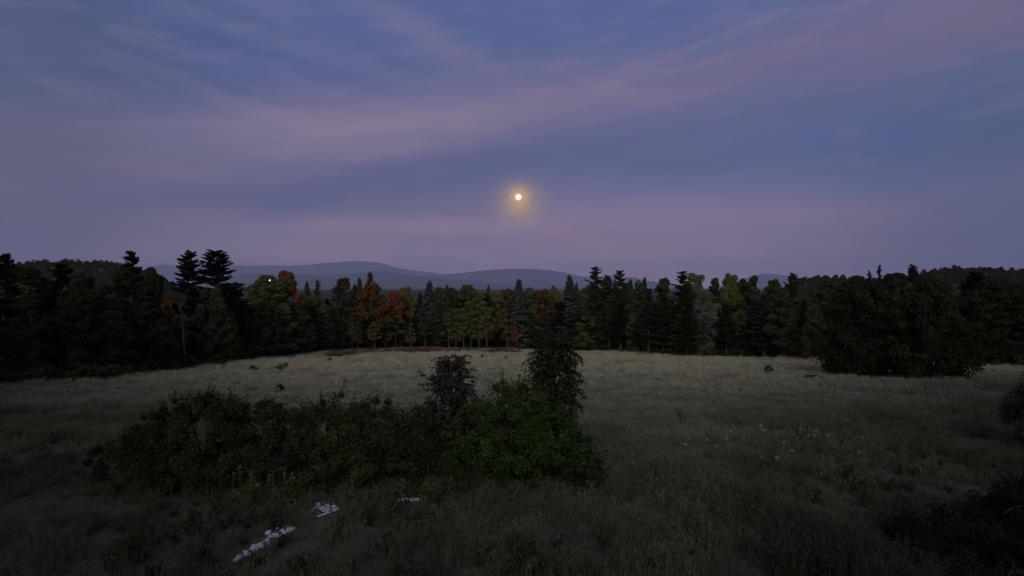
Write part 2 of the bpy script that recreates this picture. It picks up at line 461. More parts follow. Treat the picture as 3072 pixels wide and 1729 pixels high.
def axis(dense0, dense1, step, far, g=1.25):
    a = list(np.arange(dense0, dense1 + 1e-6, step)); s = step; v = a[-1]
    while v < far: s *= g; v += s; a.append(v)
    s = step; v = a[0]; b = []
    while v > -far: s *= g; v -= s; b.append(v)
    return np.array(b[::-1] + a)
gx = axis(-150, 150, 1.0, 40000); gy = axis(-45, 225, 1.0, 40000)
XX, YY = np.meshgrid(gx, gy, indexing='ij')
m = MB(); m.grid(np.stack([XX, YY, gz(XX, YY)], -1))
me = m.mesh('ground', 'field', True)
me.flip_normals()
Xf, Yf = XX.ravel(), YY.ravel()
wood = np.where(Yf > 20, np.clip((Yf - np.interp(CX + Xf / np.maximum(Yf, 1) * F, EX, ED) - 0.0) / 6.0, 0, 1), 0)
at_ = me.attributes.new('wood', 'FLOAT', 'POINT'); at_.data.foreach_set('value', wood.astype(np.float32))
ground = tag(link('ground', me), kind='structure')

# ------------------------------------------------------------------ mountains and wooded hills
def ridge(name, prof, d, depth, seed, mat='mountain', rel=0.20, nseg=240, base=-14.0):
    px = np.array([p[0] for p in prof], float); py = np.array([p[1] for p in prof], float)
    xs = np.linspace(px[0], px[-1], nseg)
    # smooth interpolation of the profile
    ys = np.interp(xs, px, py)
    k = np.ones(7) / 7; ysm = np.convolve(np.pad(ys, 3, mode='edge'), k, 'valid'); 
    H = CAM_Z + (CY - ysm) / F * d
    X = (xs - CX) / F * d
    ts = np.concatenate([np.linspace(-1, 0, 34), np.linspace(0.08, 1, 8)])
    vn = VN(seed)
    P = np.zeros((nseg, len(ts), 3))
    for j, t in enumerate(ts):
        fall = (1 - abs(t)) ** 1.35 if t < 0 else (1 - t) ** 1.5
        h = base + (H - base) * fall
        w = abs(t) * (1 - abs(t)) * 4
        h = h + (vn.fbm(X * 5.0 / depth + 3, np.full(nseg, t * 3.0), 5) - 0.5) * (H - base) * rel * 4 * w
        P[:, j] = np.stack([X * (1 + t * depth / d), np.full(nseg, d + t * depth), np.maximum(h, base)], -1)
    mb = MB(); mb.grid(P)
    me = mb.mesh(name, mat, True); me.flip_normals()
    return tag(link(name, me), kind='structure')

ridge('mountain', [(380, 868), (450, 802), (490, 793), (560, 800), (700, 795), (730, 798), (800, 796), (850, 798), (920, 796), (975, 790), (1020, 788),
                   (1057, 783), (1090, 785), (1140, 789), (1160, 795), (1190, 804), (1240, 812), (1275, 816), (1305, 818), (1330, 826), (1400, 850), (1480, 872)], 38000, 6500, 1)
ridge('mountain', [(1180, 872), (1260, 842), (1300, 828), (1330, 824), (1360, 822), (1400, 818), (1440, 813), (1470, 810), (1520, 808), (1562, 806), (1600, 808), (1650, 812),
                   (1700, 819), (1735, 829), (1770, 831), (1810, 836), (1860, 834), (1890, 831), (1910, 834), (1930, 842), (1970, 846), (2040, 858), (2120, 872)], 30000, 5500, 2)
ridge('mountain', [(2160, 872), (2230, 838), (2265, 826), (2290, 821), (2330, 823), (2360, 829), (2420, 842), (2520, 872)], 33500, 4500, 5)
ridge('mountain', [(1480, 872), (1550, 845), (1575, 835), (1595, 831), (1620, 835), (1660, 850), (1740, 872)], 23500, 3300, 6)
ridge('mountain', [(560, 872), (650, 836), (730, 823), (800, 822), (860, 821), (910, 824), (960, 826), (1050, 823), (1090, 817), (1120, 814), (1160, 815), (1200, 822),
                   (1250, 829), (1300, 832), (1350, 840), (1400, 842), (1450, 844), (1480, 851), (1560, 860), (1700, 864), (1850, 872)], 18500, 5000, 7)

def wooded_hill(prof, d, depth, seed, label_seed):
    h = ridge('hill', prof, d, depth, seed, 'hill_soil', 0.03, 160, -13.0)
    return h

# ------------------------------------------------------------------ tree shapes (metres; one Empty + trunk + crown per tree)
def tree_trunk(mb, rs, H, r0, lean=0.02, top=0.97, sides=7):
    n = 9; z = np.linspace(0, H * top, n)
    off = np.cumsum(rs.normal(size=(n, 2)) * lean * H / n * 2, axis=0); off -= off[0]
    pts = np.column_stack([off, z]); rad = r0 * (1 - z / (H * 1.02)) ** 0.8 + 0.012
    rad[0] *= 1.35
    mb.tube(pts, rad, sides)
    return lambda zz: np.array([np.interp(zz, z, off[:, 0]), np.interp(zz, z, off[:, 1]), zz])

def limb(mb, p0, p1, r, rs, sag=0.1, n=5):
    t = np.linspace(0, 1, n)[:, None]
    p = p0 + (p1 - p0) * t + np.array([0, 0, 1.0]) * (np.sin(t * np.pi) * sag * np.linalg.norm(p1 - p0))
    p[1:-1] += rs.normal(size=(n - 2, 3)) * 0.03 * np.linalg.norm(p1 - p0)
    mb.tube(p, r * (1 - 0.85 * t[:, 0]) + 0.008, 4)
    return p

def make_decid(seed, H=16.0, W=9.0, z0=0.12, ncl=74, nleaf=22000, ls=0.30, topw=0.75, r0=0.22, airy=0.0, side=0.0, q=1.0):
    rs = np.random.RandomState(seed); tr = MB(); qs = q_ = q; cr = MB()
    ax = tree_trunk(tr, rs, H * 0.9, r0, 0.03)
    cen, rad, tn = [], [], []
    for i in range(ncl):
        f = rs.rand() ** 0.85
        z = H * (z0 + (1 - z0) * f) * 0.97
        prof = (np.sin(np.pi * min(1.0, (0.16 + f * 0.80))) ** 0.7) * (1 - (1 - topw) * f)
        a = rs.rand() * 2 * np.pi; rr = W * 0.5 * prof * (0.25 + 0.68 * math.sqrt(rs.rand()))
        c = ax(min(z, H * 0.85)); c = np.array([c[0] + rr * math.cos(a), c[1] + rr * math.sin(a), z])
        q = W * qs * rs.uniform(0.06, 0.15) * (1 - 0.35 * f)
        cen.append(c); rad.append(q)
        tn.append(np.clip(0.5 + side * (c[0] / (W * 0.5)) * 0.45 + side * (f - 0.5) * 0.4 + rs.normal() * 0.16, 0, 1))
    cen = np.array(cen); rad = np.array(rad); tn = np.array(tn)
    cen[:, 2] *= H / np.max(cen[:, 2] + rad * 0.9)
    for c in cen:
        if rs.rand() < 0.8 and c[2] > H * (0.22 if q_ == 1.0 else 0.55):
            zb = max(H * z0 * 0.8, c[2] - math.hypot(c[0], c[1]) * rs.uniform(0.5, 1.1) - 0.3); limb(tr, ax(min(zb, H * 0.86)), c, r0 * 0.32, rs, -0.08)
    w = rad ** 2; k = rs.choice(ncl, nleaf, p=w / w.sum())
    d = rdir(rs, nleaf); d[:, 2] = np.where(rs.rand(nleaf) < 0.6, np.abs(d[:, 2]), d[:, 2])
    rr = rad[k] * (0.45 + 0.65 * rs.rand(nleaf) ** (0.6 + airy))
    c = cen[k] + d * rr[:, None] * np.array([1.05, 1.05, 0.95])
    nrm = unit(d + rdir(rs, nleaf) * 0.8 + np.array([0, 0, 0.3]))
    a = unit(np.cross(nrm, rdir(rs, nleaf))); b = np.cross(nrm, a)
    s = ls * rs.uniform(0.6, 1.3, nleaf)[:, None]
    cr.leaves(c, a * s * 0.62, b * s * 0.42, np.clip(tn[k] + rs.normal(size=nleaf) * 0.13, 0, 1))
    return tr.mesh('trunk', 'bark', True), cr.mesh('crown', 'green'), H, W

def make_pine(seed, H=21.0, W=9.0, z0=0.22, whorl=0.72, droop=0.0, r0=0.27, dens=1.0, ragged=0.30, power=0.62, up=0.35, spruce=False):
    rs = np.random.RandomState(seed); tr = MB(); cr = MB()
    ax = tree_trunk(tr, rs, H, r0, 0.008)
    C, A, B, T = [], [], [], []
    z = H * z0; ph = 0
    while z < H * 0.985:
        f = (z - H * z0) / (H * (1 - z0))
        n = rs.randint(4, 7) if not spruce else rs.randint(6, 9)
        L0 = W * 0.5 * ((1 - f) ** power) * (0.55 + 0.45 * min(1, f / 0.18)) + 0.25
        if not spruce: L0 *= rs.uniform(1 - ragged, 1.12)
        ph += rs.rand() * 2
        for i in range(n):
            if rs.rand() < (0.08 if not spruce else 0.04): continue
            a = ph + i * 2 * np.pi / n + rs.normal() * 0.22
            L = L0 * (rs.uniform(1 - ragged, 1.1) if not spruce else rs.uniform(0.78, 1.05))
            h = np.array([math.cos(a), math.sin(a), 0])
            zj = min(H * 0.98, max(H * z0 * 0.9, z + rs.normal() * (0.32 if not spruce else 0.16))); p0 = ax(zj); rise = (up * (0.3 + f) + rs.normal() * 0.17) - droop * (1 - f * 0.7)
            p1 = p0 + h * L + np.array([0, 0, L * rise])
            limb(tr, p0, p1, 0.05 * (1 - f) + 0.015, rs, -0.06 if not spruce else 0.08, 4)
            m = int((34 + L * 30) * dens) if not spruce else int((24 + L * 20) * dens)
            t = (0.22 if not spruce else 0.1) + (0.78 if not spruce else 0.92) * rs.rand(m) ** 0.75
            side = np.cross(h, [0, 0, 1.0])
            wd = L * (0.27 if not spruce else 0.13) * (1.15 - t * 0.6) + 0.15
            c = p0 + (p1 - p0) * t[:, None] + side * (rs.uniform(-1, 1, m) * wd)[:, None]
            c[:, 2] += np.sin(t * np.pi) * (-0.06 if not spruce else 0.08) * L + (rs.rand(m) * 0.22 - 0.04 if not spruce else -rs.rand(m) * 0.30)
            aa = unit(h * 0.8 + side * rs.uniform(-0.9, 0.9, m)[:, None] + np.array([0, 0, 1.0]) * (rs.uniform(-0.1, 0.8, m) if not spruce else rs.uniform(-0.9, 0.2, m))[:, None])
            bb = unit(np.cross(aa, rdir(rs, m) * 0.5 + np.array([0, 0, 1.0])))
            s = rs.uniform(0.7, 1.3, m)[:, None]
            C.append(c); A.append(aa * 0.27 * s); B.append(bb * (0.105 if not spruce else 0.09) * s)
            T.append(np.clip(rs.normal(0.35 + 0.3 * t, 0.12, m) + rs.normal() * 0.12, 0, 1))
        z += whorl * rs.uniform(0.75, 1.25) * (1 - 0.35 * f)
    # leader
    m = 40; t = rs.rand(m); c = np.array([ax(H * (0.965 + 0.035 * q)) for q in t]) + rs.normal(size=(m, 3)) * 0.08
    C.append(c); A.append(unit(rdir(rs, m) + np.array([0, 0, 1.0])) * 0.25); B.append(rdir(rs, m) * 0.08); T.append(np.full(m, 0.6))
    cr.leaves(np.concatenate(C), np.concatenate(A), np.concatenate(B), np.concatenate(T))
    return tr.mesh('trunk', 'bark', True), cr.mesh('crown', 'pine'), H, W

def make_snag(seed, H=10.0):
    rs = np.random.RandomState(seed); tr = MB(); br = MB()
    ax = tree_trunk(tr, rs, H, 0.11, 0.06, 1.0)
    for i in range(22):
        z = H * rs.uniform(0.3, 0.98); a = rs.rand() * 6.28; L = rs.uniform(0.6, 2.0) * (1.2 - z / H)
        p0 = ax(z); p1 = p0 + np.array([math.cos(a) * L, math.sin(a) * L, L * rs.uniform(0.2, 0.9)])
        p = limb(br, p0, p1, 0.05, rs, 0.05)
        for j in range(3):
            q = p[2 + j % 3]; e = q + rdir(rs, 1)[0] * 0.6 + np.array([0, 0, 0.3]); limb(br, q, e, 0.02, rs, 0.02, 4)
    return tr.mesh('trunk', 'pale_bark', True), br.mesh('branches', 'pale_bark', True), H, 3.0

V = {
    'pine':   [make_pine(21), make_pine(22, ragged=0.45, z0=0.16), make_pine(23, W=9.5, power=0.6, z0=0.12)],
    'tuft':   [make_pine(31, dens=1.7, W=9.0, z0=0.30, ragged=0.35, power=0.66, up=0.22), make_pine(34, dens=1.7, W=9.0, z0=0.34, ragged=0.38, power=0.62, up=0.25)],
    'spruce': [make_pine(41, H=17, W=7.0, z0=0.08, whorl=0.42, droop=0.28, r0=0.2, power=1.0, up=0.25, spruce=True),
               make_pine(42, H=17, W=6.4, z0=0.12, whorl=0.45, droop=0.22, r0=0.2, power=1.05, up=0.3, spruce=True),
               make_pine(43, H=17, W=7.2, z0=0.18, whorl=0.5, droop=0.3, r0=0.2, power=0.95, up=0.2, spruce=True, dens=0.8)],
    'decid':  [make_decid(51, side=0.2), make_decid(52, H=16, W=10, side=0.2), make_decid(53, H=17, W=8, topw=0.55, side=0.2), make_decid(54, H=15, W=10, z0=0.06, side=0.2), make_decid(55, H=18, W=9, topw=0.9, side=0.2), make_decid(56, H=16, W=9, z0=0.2, topw=0.65, side=0.2)],
    'maple':  [make_decid(61, H=16, W=9, side=1.0, z0=0.2), make_decid(62, H=15, W=8.5, side=0.9, z0=0.25)],
    'thin':   [make_decid(71, H=11, W=4.0, z0=0.36, ncl=34, nleaf=5200, ls=0.24, topw=0.6, r0=0.09, airy=0.3), make_decid(72, H=11, W=3.6, z0=0.42, ncl=30, nleaf=4600, ls=0.24, topw=0.6, r0=0.08, airy=0.3),
               make_decid(73, H=10, W=4.4, z0=0.30, ncl=36, nleaf=5600, ls=0.24, topw=0.7, r0=0.09, airy=0.3)],
    'round':  [make_decid(81, H=11, W=13, z0=0.02, ncl=150, nleaf=36000, ls=0.26, r0=0.3, topw=0.8, q=0.75), make_decid(82, H=11, W=12, z0=0.0, ncl=150, nleaf=36000, ls=0.26, r0=0.3, topw=0.7, q=0.75)],
    'shrub':  [make_decid(91, H=2.4, W=3.0, z0=0.0, ncl=30, nleaf=3600, ls=0.17, r0=0.05, topw=0.85), make_decid(92, H=2.2, W=3.4, z0=0.0, ncl=34, nleaf=4000, ls=0.17, r0=0.05, topw=0.9)],
}
NAMES = {'pine': 'pine_tree', 'tuft': 'pine_tree', 'spruce': 'spruce_tree', 'decid': 'broadleaf_tree', 'maple': 'maple_tree', 'thin': 'young_tree', 'round': 'broadleaf_tree', 'shrub': 'shrub', 'snag': 'dead_tree'}
CATS = {'pine': 'pine tree', 'tuft': 'pine tree', 'spruce': 'spruce tree', 'decid': 'tree', 'maple': 'maple tree', 'thin': 'young tree', 'round': 'tree', 'shrub': 'shrub', 'snag': 'dead tree'}
_vi = {}
def plant_tree(kind, mat, px, top, wpx, d, label, group=None, bark=None, rz=None, sink=0.05):
    x, y, z = at(px, d)
    H = ztop(top, d) - z; W = wpx / F * d * {'decid': 1.3, 'spruce': 1.75, 'pine': 1.2, 'maple': 1.15}.get(kind, 1.0)
    i = _vi.get(kind, 0); _vi[kind] = i + 1
    tr, cr, h0, w0 = V[kind][i % len(V[kind])]
    rnd = random.Random(int(px * 7 + top))
    r = root(NAMES[kind], (x, y, z - sink), label, CATS[kind], group, rnd.uniform(0, 6.28) if rz is None else rz, (W / w0, W / w0, H / h0))
    link('trunk', tr, r, bark); link('crown', cr, r, mat)
    return r

TREES = [
 # kind, material, column, top row, width px, metres behind the edge, label
 ('pine', 'pine_dark', 8, 764, 150, 4, 'dark pine at the far left end of the wood, touching the picture edge'),
 ('decid', 'shaded_green', 75, 800, 190, 12, 'dark broad tree just right of the pine at the far left end'),
 ('pine', 'pine_dark', 185, 788, 200, 10, 'broad black-green pine under the left wooded hill'),
 ('decid', 'shaded_green', 255, 826, 150, 5, 'olive brown tree in front of the left wooded hill'),
 ('decid', 'shaded_green', 92, 884, 130, 0, 'low dull green tree in the dark left corner of the wood'),
 ('decid', 'shaded_green', 205, 893, 130, 0, 'low mossy green tree at the left field edge below the olive brown tree'),
 ('tuft', 'pine_dark', 395, 754, 150, 22, 'single tall pine with tufted top standing left of the twin pines'),
 ('decid', 'shaded_green', 385, 812, 170, 8, 'full dark green tree below the single tufted pine'),
 ('decid', 'shaded_green', 462, 803, 90, 14, 'olive tree between the single tufted pine and the twin pines'),
 ('decid', 'rust', 500, 882, 60, 2, 'small orange red maple glowing in the dark left wood'),
 ('tuft', 'pine_dark', 563, 750, 165, 14, 'tall black pine, left one of the twin pines'),
 ('pine', 'pine_dark', 648, 753, 215, 8, 'tall black pine with long boughs, right one of the twin pines'),
 ('decid', 'brown', 632, 862, 100, 1, 'brown leaved tree in front of the twin pines'),
 ('decid', 'shaded_green', 450, 905, 110, 0, 'low dark tree under the orange red maple at the left field edge'),
 ('decid', 'shaded_green', 330, 930, 130, 0, 'low black-green tree at the left field edge below the tufted pine'),
 ('pine', 'pine', 715, 850, 110, 4, 'mid-height dark pine just right of the twin pines'),
 ('decid', 'green', 800, 826, 130, 12, 'round green tree beside the small white lamp'),
 ('maple', 'red_turning', 858, 813, 115, 8, 'turning maple with a red flank right of the white lamp'),
 ('decid', 'brown', 862, 905, 110, -1, 'brownish grey tree in front of the maple with the red flank'),
 ('decid', 'deep_green', 770, 915, 120, 1, 'low dark green tree left of the brownish grey tree'),
 ('spruce', 'spruce', 920, 845, 42, 18, 'small green spruce right of the maple with the red flank'),
 ('pine', 'pine_warm', 952, 840, 58, 14, 'yellow-green young pine between the small spruce and the dark brown tree'),
 ('decid', 'olive', 940, 890, 100, 4, 'olive tree below the yellow-green young pine'),
 ('decid', 'brown', 1025, 834, 105, 6, 'dark brown round tree left of the orange maple'),
 ('spruce', 'spruce', 1079, 834, 46, 20, 'green spruce, left of the pair above the orange maple'),
 ('pine', 'spruce', 1110, 820, 54, 20, 'taller green conifer, right of the pair above the orange maple'),
 ('maple', 'orange_turning', 1118, 850, 125, 0, 'big orange and olive maple in the middle of the far wood'),
 ('maple', 'red', 1183, 873, 68, 4, 'bright coral red maple right of the big orange maple'),
 ('decid', 'yellow_green', 1218, 860, 80, 10, 'yellow-green tree right of the coral red maple'),
 ('thin', 'aspen', 1188, 935, 86, -3, 'leafy green young tree below the coral red maple'),
 ('spruce', 'grey_needle', 1288, 842, 62, 6, 'grey-green pointed spruce right of the yellow-green tree'),
 ('spruce', 'spruce', 1314, 864, 40, 5, 'slender spruce, left of the slim pair in the middle of the wood'),
 ('spruce', 'spruce', 1341, 855, 40, 7, 'slender dark spruce, right of the slim pair in the middle of the wood'),
 ('decid', 'green', 1405, 855, 92, 8, 'round bright green tree right of the slim spruce pair'),
 ('decid', 'green', 1442, 880, 84, 2, 'leafy green tree in front, below the moon and to its left'),
 ('spruce', 'pine_warm', 1465, 855, 36, 14, 'small green conifer poking up left of the yellow tree'),
 ('decid', 'yellow_green', 1490, 874, 62, 12, 'yellow-orange tree left of the small rust maple on the skyline'),
 ('decid', 'rust', 1517, 866, 56, 16, 'rust brown maple on the skyline straight under the moon'),
 ('spruce', 'grey_needle', 1557, 838, 62, -2, 'grey spruce with bare pale trunk under the moon'),
 ('decid', 'green', 1584, 864, 66, 8, 'green tree just right of the grey spruce with bare trunk'),
 ('decid', 'rust', 1632, 868, 84, 10, 'broad rust brown maple right of the grey bare-trunk spruce'),
 ('decid', 'yellow_green', 1664, 858, 46, 14, 'pale yellow-green poplar behind the broad rust brown maple'),
 ('spruce', 'grey_needle', 1709, 826, 64, 0, 'dark-tipped spruce left of the tallest right-hand pine'),
 ('spruce', 'spruce', 1729, 848, 36, 4, 'small spruce tucked against the tallest right-hand pine'),
 ('pine', 'grey_needle', 1676, 905, 120, -6, 'grey half-bare pine behind the tall dark bush tree'),
 ('pine', 'pine_warm', 1788, 800, 118, 0, 'tallest pine right of the moon, long tiered boughs'),
 ('pine', 'pine', 1822, 828, 80, 8, 'dark pine between the tallest pine and the green-topped pine'),
 ('pine', 'pine_warm', 1856, 814, 96, 0, 'green-topped pine right of the tallest pine, trunk showing'),
 ('spruce', 'spruce', 1892, 838, 50, 6, 'bluish spruce right of the green-topped pine'),
 ('decid', 'green', 1914, 842, 60, 10, 'green tree left of the narrow pointed spruce'),
 ('spruce', 'pine', 1933, 832, 44, 8, 'narrow pointed spruce with a green tip in the right-hand wood'),
 ('decid', 'deep_green', 1990, 834, 80, 8, 'dark green tree left of the big spreading pine'),
 ('pine', 'pine', 2050, 813, 130, 0, 'big spreading pine, highest of the right-hand wood middle'),
 ('decid', 'green', 2090, 820, 90, 5, 'round green tree leaning on the big spreading pine'),
 ('decid', 'brown', 2140, 834, 70, 10, 'brown crown right of the big spreading pine'),
 ('decid', 'green', 2187, 821, 80, 6, 'rounded green crown beside the brown crown'),
 ('decid', 'deep_green', 2222, 836, 70, 9, 'flat dark crown left of the far right blue hill'),
 ('decid', 'deep_green', 2258, 828, 80, 6, 'dark green tree in front of the far right blue hill'),
 ('decid', 'deep_green', 2318, 838, 80, 5, 'low crown in front of the far right blue hill, right side'),
 ('pine', 'pine', 2378, 822, 86, 3, 'dark conifer right of the far right blue hill'),
 ('pine', 'spruce', 1945, 868, 80, -5, 'teal green pine in the front row below the narrow pointed spruce'),
 ('pine', 'pine', 1990, 880, 90, -4, 'dark full pine in the front row left of the big spreading pine'),
 ('decid', 'grey_needle', 2112, 868, 80, -5, 'grey-leaved tree in the front row right of the big spreading pine'),
 ('pine', 'pine_warm', 2060, 925, 110, -9, 'lower pine with pale green bough tips in the front row'),
 ('pine', 'pine', 2180, 915, 90, -4, 'low-branched pine in the front row below the rounded green crown'),
 ('pine', 'grey_needle', 2292, 878, 110, -4, 'twiggy grey-green pine in the front row of the right-hand wood'),
 ('decid', 'deep_green', 2345, 872, 90, -4, 'dark tree right of the twiggy grey-green pine'),
 ('decid', 'brown', 2440, 910, 66, -8, 'small brown tree at the foot of the right-hand wood, left of the big dark tree'),
 ('decid', 'brown', 2492, 838, 130, 30, 'reddish brown crown on the skyline of the right-hand wood'),
 ('tuft', 'pine_dark', 2637, 796, 40, 12, 'thin pine with a flat umbrella top on the right skyline'),
 ('tuft', 'pine_dark', 2608, 810, 40, 14, 'ragged thin pine left of the flat umbrella pine'),
 ('pine', 'pine_dark', 2738, 797, 80, 12, 'black pine with one-sided top right of the flat umbrella pine'),
 ('decid', 'shaded_green', 2560, 828, 110, 10, 'dark crown left of the ragged thin pine'),
 ('decid', 'shaded_green', 2680, 818, 110, 10, 'dark crown between the umbrella pine and the one-sided pine'),
 ('decid', 'shaded_green', 2990, 835, 190, 0, 'dark tree at the right picture edge behind the golden olive tree'),
 ('pine', 'pine_dark', 2930, 818, 150, 14, 'black pine behind the golden olive tree'),
 ('decid', 'shaded_green', 3080, 850, 170, 0, 'dull olive tree cut by the right picture edge'),
]
for kind, mat, px, top, wpx, off, label in TREES:
    plant_tree(kind, mat, px, top, wpx, edge(px) + off, label, 'trees of the wood around the field', 'bark')
# two large trees that stand out into the field on the right
plant_tree('round', 'shaded_green', 2590, 842, 300, 82, 'big black-green tree standing out into the field on the right', 'trees of the wood around the field')
plant_tree('round', 'shaded_olive', 2795, 830, 300, 76, 'golden olive tree standing out into the field on the right', 'trees of the wood around the field')

# unseen trees added behind and beside the viewpoint to shade the near field
for i, (x, y, H, W) in enumerate([(-33, 14, 15, 11), (-46, 34, 16, 11), (-58, 52, 15, 10), (-24, -8, 17, 12), (-12, -16, 16, 11), (0, -17, 17, 12), (11, -15, 16, 12), (23, -6, 17, 12), (27, 9, 15, 11), (36, 24, 14, 11), (52, 44, 15, 11), (-36, -4, 16, 11), (36, 4, 16, 11), (-44, 20, 16, 11), (-53, 43, 15, 10), (43, 34, 15, 11), (-20, -14, 18, 12)]):
    z = float(gz(x, y)); tr, cr, h0, w0 = V['decid'][i % len(V['decid'])]
    r = root('broadleaf_tree', (x, y, z - 0.05), 'tall dark unseen tree added behind or beside the viewpoint to shade the near field', 'tree', 'unseen trees added to shade the near field', i * 1.1, (W / w0, W / w0, 1.22 * H / h0))
    link('trunk', tr, r, 'bark'); link('crown', cr, r, 'deep_green')

# mid-height trees that close the front row
rnd = random.Random(21); px = 664.0; q = 0
while px < 2470:
    if not (1040 < px < 1100 or 1310 < px < 1490 or 1515 < px < 1560):
        k = rnd.choice(['decid', 'pine', 'decid', 'spruce'])
        plant_tree(k, rnd.choice(['pine', 'deep_green', 'pine_dark', 'spruce' if k != 'decid' else 'green']), px, rnd.uniform(900, 958), {'decid': 74, 'pine': 70, 'spruce': 48}[k] * rnd.uniform(0.8, 1.25), edge(px) + rnd.uniform(-4, 3),
                   'mid-height dark green tree in the closed front row of the far wood', 'mid-height trees closing the front row of the wood', 'bark')
    px += rnd.uniform(26, 46)

# slim young trees with bare stems along the middle of the far field edge
for i, (px, top, w, mt) in enumerate([(1057, 968, 40, 'aspen'), (1074, 962, 36, 'deep_green'), (1126, 965, 60, 'aspen'), (1158, 985, 44, 'aspen'), (1232, 970, 46, 'aspen'), (1276, 945, 52, 'deep_green'),
                                  (1345, 938, 54, 'aspen'), (1368, 946, 46, 'olive'), (1391, 940, 50, 'aspen'), (1412, 936, 48, 'olive'), (1436, 932, 60, 'aspen'), (1460, 938, 56, 'aspen')]):
    plant_tree('thin', mt, px, top, w, edge(px) - 4 - (i % 3), ['first', 'second', 'third', 'fourth', 'fifth', 'sixth', 'seventh', 'eighth', 'ninth', 'tenth', 'eleventh', 'twelfth'][i] + ' slim bare-stemmed young tree from the left in the row at the far field edge', 'slim young trees in a row at the far field edge', 'pale_bark')
plant_tree('thin', 'orange_turning', 1522, 924, 76, edge(1522) - 5, 'small orange and olive maple at the field edge under the moon', None, 'pale_bark')
plant_tree('thin', 'red', 1546, 965, 26, edge(1546) - 7, 'thin scarlet sapling beside the small orange maple', None)
tr, br, h0, w0 = make_snag(5)
x, y, z = at(545, edge(545) - 1.5)
r = root('dead_tree', (x, y, z), 'dead pale grey tree with bare branches in front of the twin pines', 'dead tree'); r.scale = (1, 1, (ztop(902, y) - z) / h0)
link('trunk', tr, r); link('branches', br, r)

# trees that fill the wood behind the front row
rnd = random.Random(8)
SKX = [t[2] for t in TREES]; SKY_ = [t[3] for t in TREES]
o_ = np.argsort(SKX); SKX = np.array(SKX)[o_]; SKY_ = np.array(SKY_)[o_]
px = -60
while px < 3200:
    near = SKY_[np.abs(SKX - px) < 60]
    top = (near.max() if len(near) else 880) + rnd.uniform(-4, 30); top = min(max(top, 850), 915)
    kind = rnd.choice(['decid', 'decid', 'pine', 'spruce']); w = {'decid': 100, 'pine': 80, 'spruce': 50}[kind] * rnd.uniform(0.8, 1.2) * 150 / edge(px)
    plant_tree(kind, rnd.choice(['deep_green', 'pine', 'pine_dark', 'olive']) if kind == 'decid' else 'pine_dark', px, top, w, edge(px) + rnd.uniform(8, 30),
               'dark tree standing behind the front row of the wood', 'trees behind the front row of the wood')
    px += rnd.uniform(24, 44)

# ------------------------------------------------------------------ scattered cover through geometry nodes (one object each, instances)
def scatter(name, pts, rotz, scl, sources, label, cat, mat=None):
    me = bpy.data.meshes.new(name + '_points')
    me.vertices.add(len(pts)); me.vertices.foreach_set('co', np.asarray(pts, np.float32).ravel())
    for an, val, ty in (('rz', rotz, 'FLOAT'), ('sc', scl, 'FLOAT')):
        a = me.attributes.new(an, ty, 'POINT'); a.data.foreach_set('value', np.asarray(val, np.float32))
    a = me.attributes.new('pick', 'INT', 'POINT'); a.data.foreach_set('value', np.random.RandomState(1).randint(0, len(sources), len(pts)).astype(np.int32))
    o = link(name, me)
    g = bpy.data.node_groups.new(name + '_scatter', 'GeometryNodeTree')
    g.interface.new_socket('Geometry', in_out='INPUT', socket_type='NodeSocketGeometry')
    g.interface.new_socket('Geometry', in_out='OUTPUT', socket_type='NodeSocketGeometry')
    gi = g.nodes.new('NodeGroupInput'); go = g.nodes.new('NodeGroupOutput')
    join = g.nodes.new('GeometryNodeJoinGeometry')
    def attr(n, t):
        q = g.nodes.new('GeometryNodeInputNamedAttribute'); q.data_type = t; q.inputs[0].default_value = n; return q.outputs[0]
    cx = g.nodes.new('ShaderNodeCombineXYZ'); g.links.new(attr('rz', 'FLOAT'), cx.inputs[2])
    for i, s in enumerate(sources):
        oi = g.nodes.new('GeometryNodeObjectInfo'); oi.inputs['Object'].default_value = s
        ip = g.nodes.new('GeometryNodeInstanceOnPoints')
        cmp_ = g.nodes.new('FunctionNodeCompare'); cmp_.data_type = 'INT'; cmp_.operation = 'EQUAL'
        g.links.new(attr('pick', 'INT'), cmp_.inputs[2]); cmp_.inputs[3].default_value = i
        g.links.new(gi.outputs[0], ip.inputs['Points']); g.links.new(cmp_.outputs[0], ip.inputs['Selection'])
        g.links.new(oi.outputs['Geometry'], ip.inputs['Instance'])
        g.links.new(cx.outputs[0], ip.inputs['Rotation']); g.links.new(attr('sc', 'FLOAT'), ip.inputs['Scale'])
        g.links.new(ip.outputs[0], join.inputs[0])
    g.links.new(join.outputs[0], go.inputs[0])
    md = o.modifiers.new('scatter', 'NODES'); md.node_group = g
    return tag(o, label, cat, None, 'stuff')

def src(me):                              # instance source, not linked to the scene
    return bpy.data.objects.new(me.name, me)

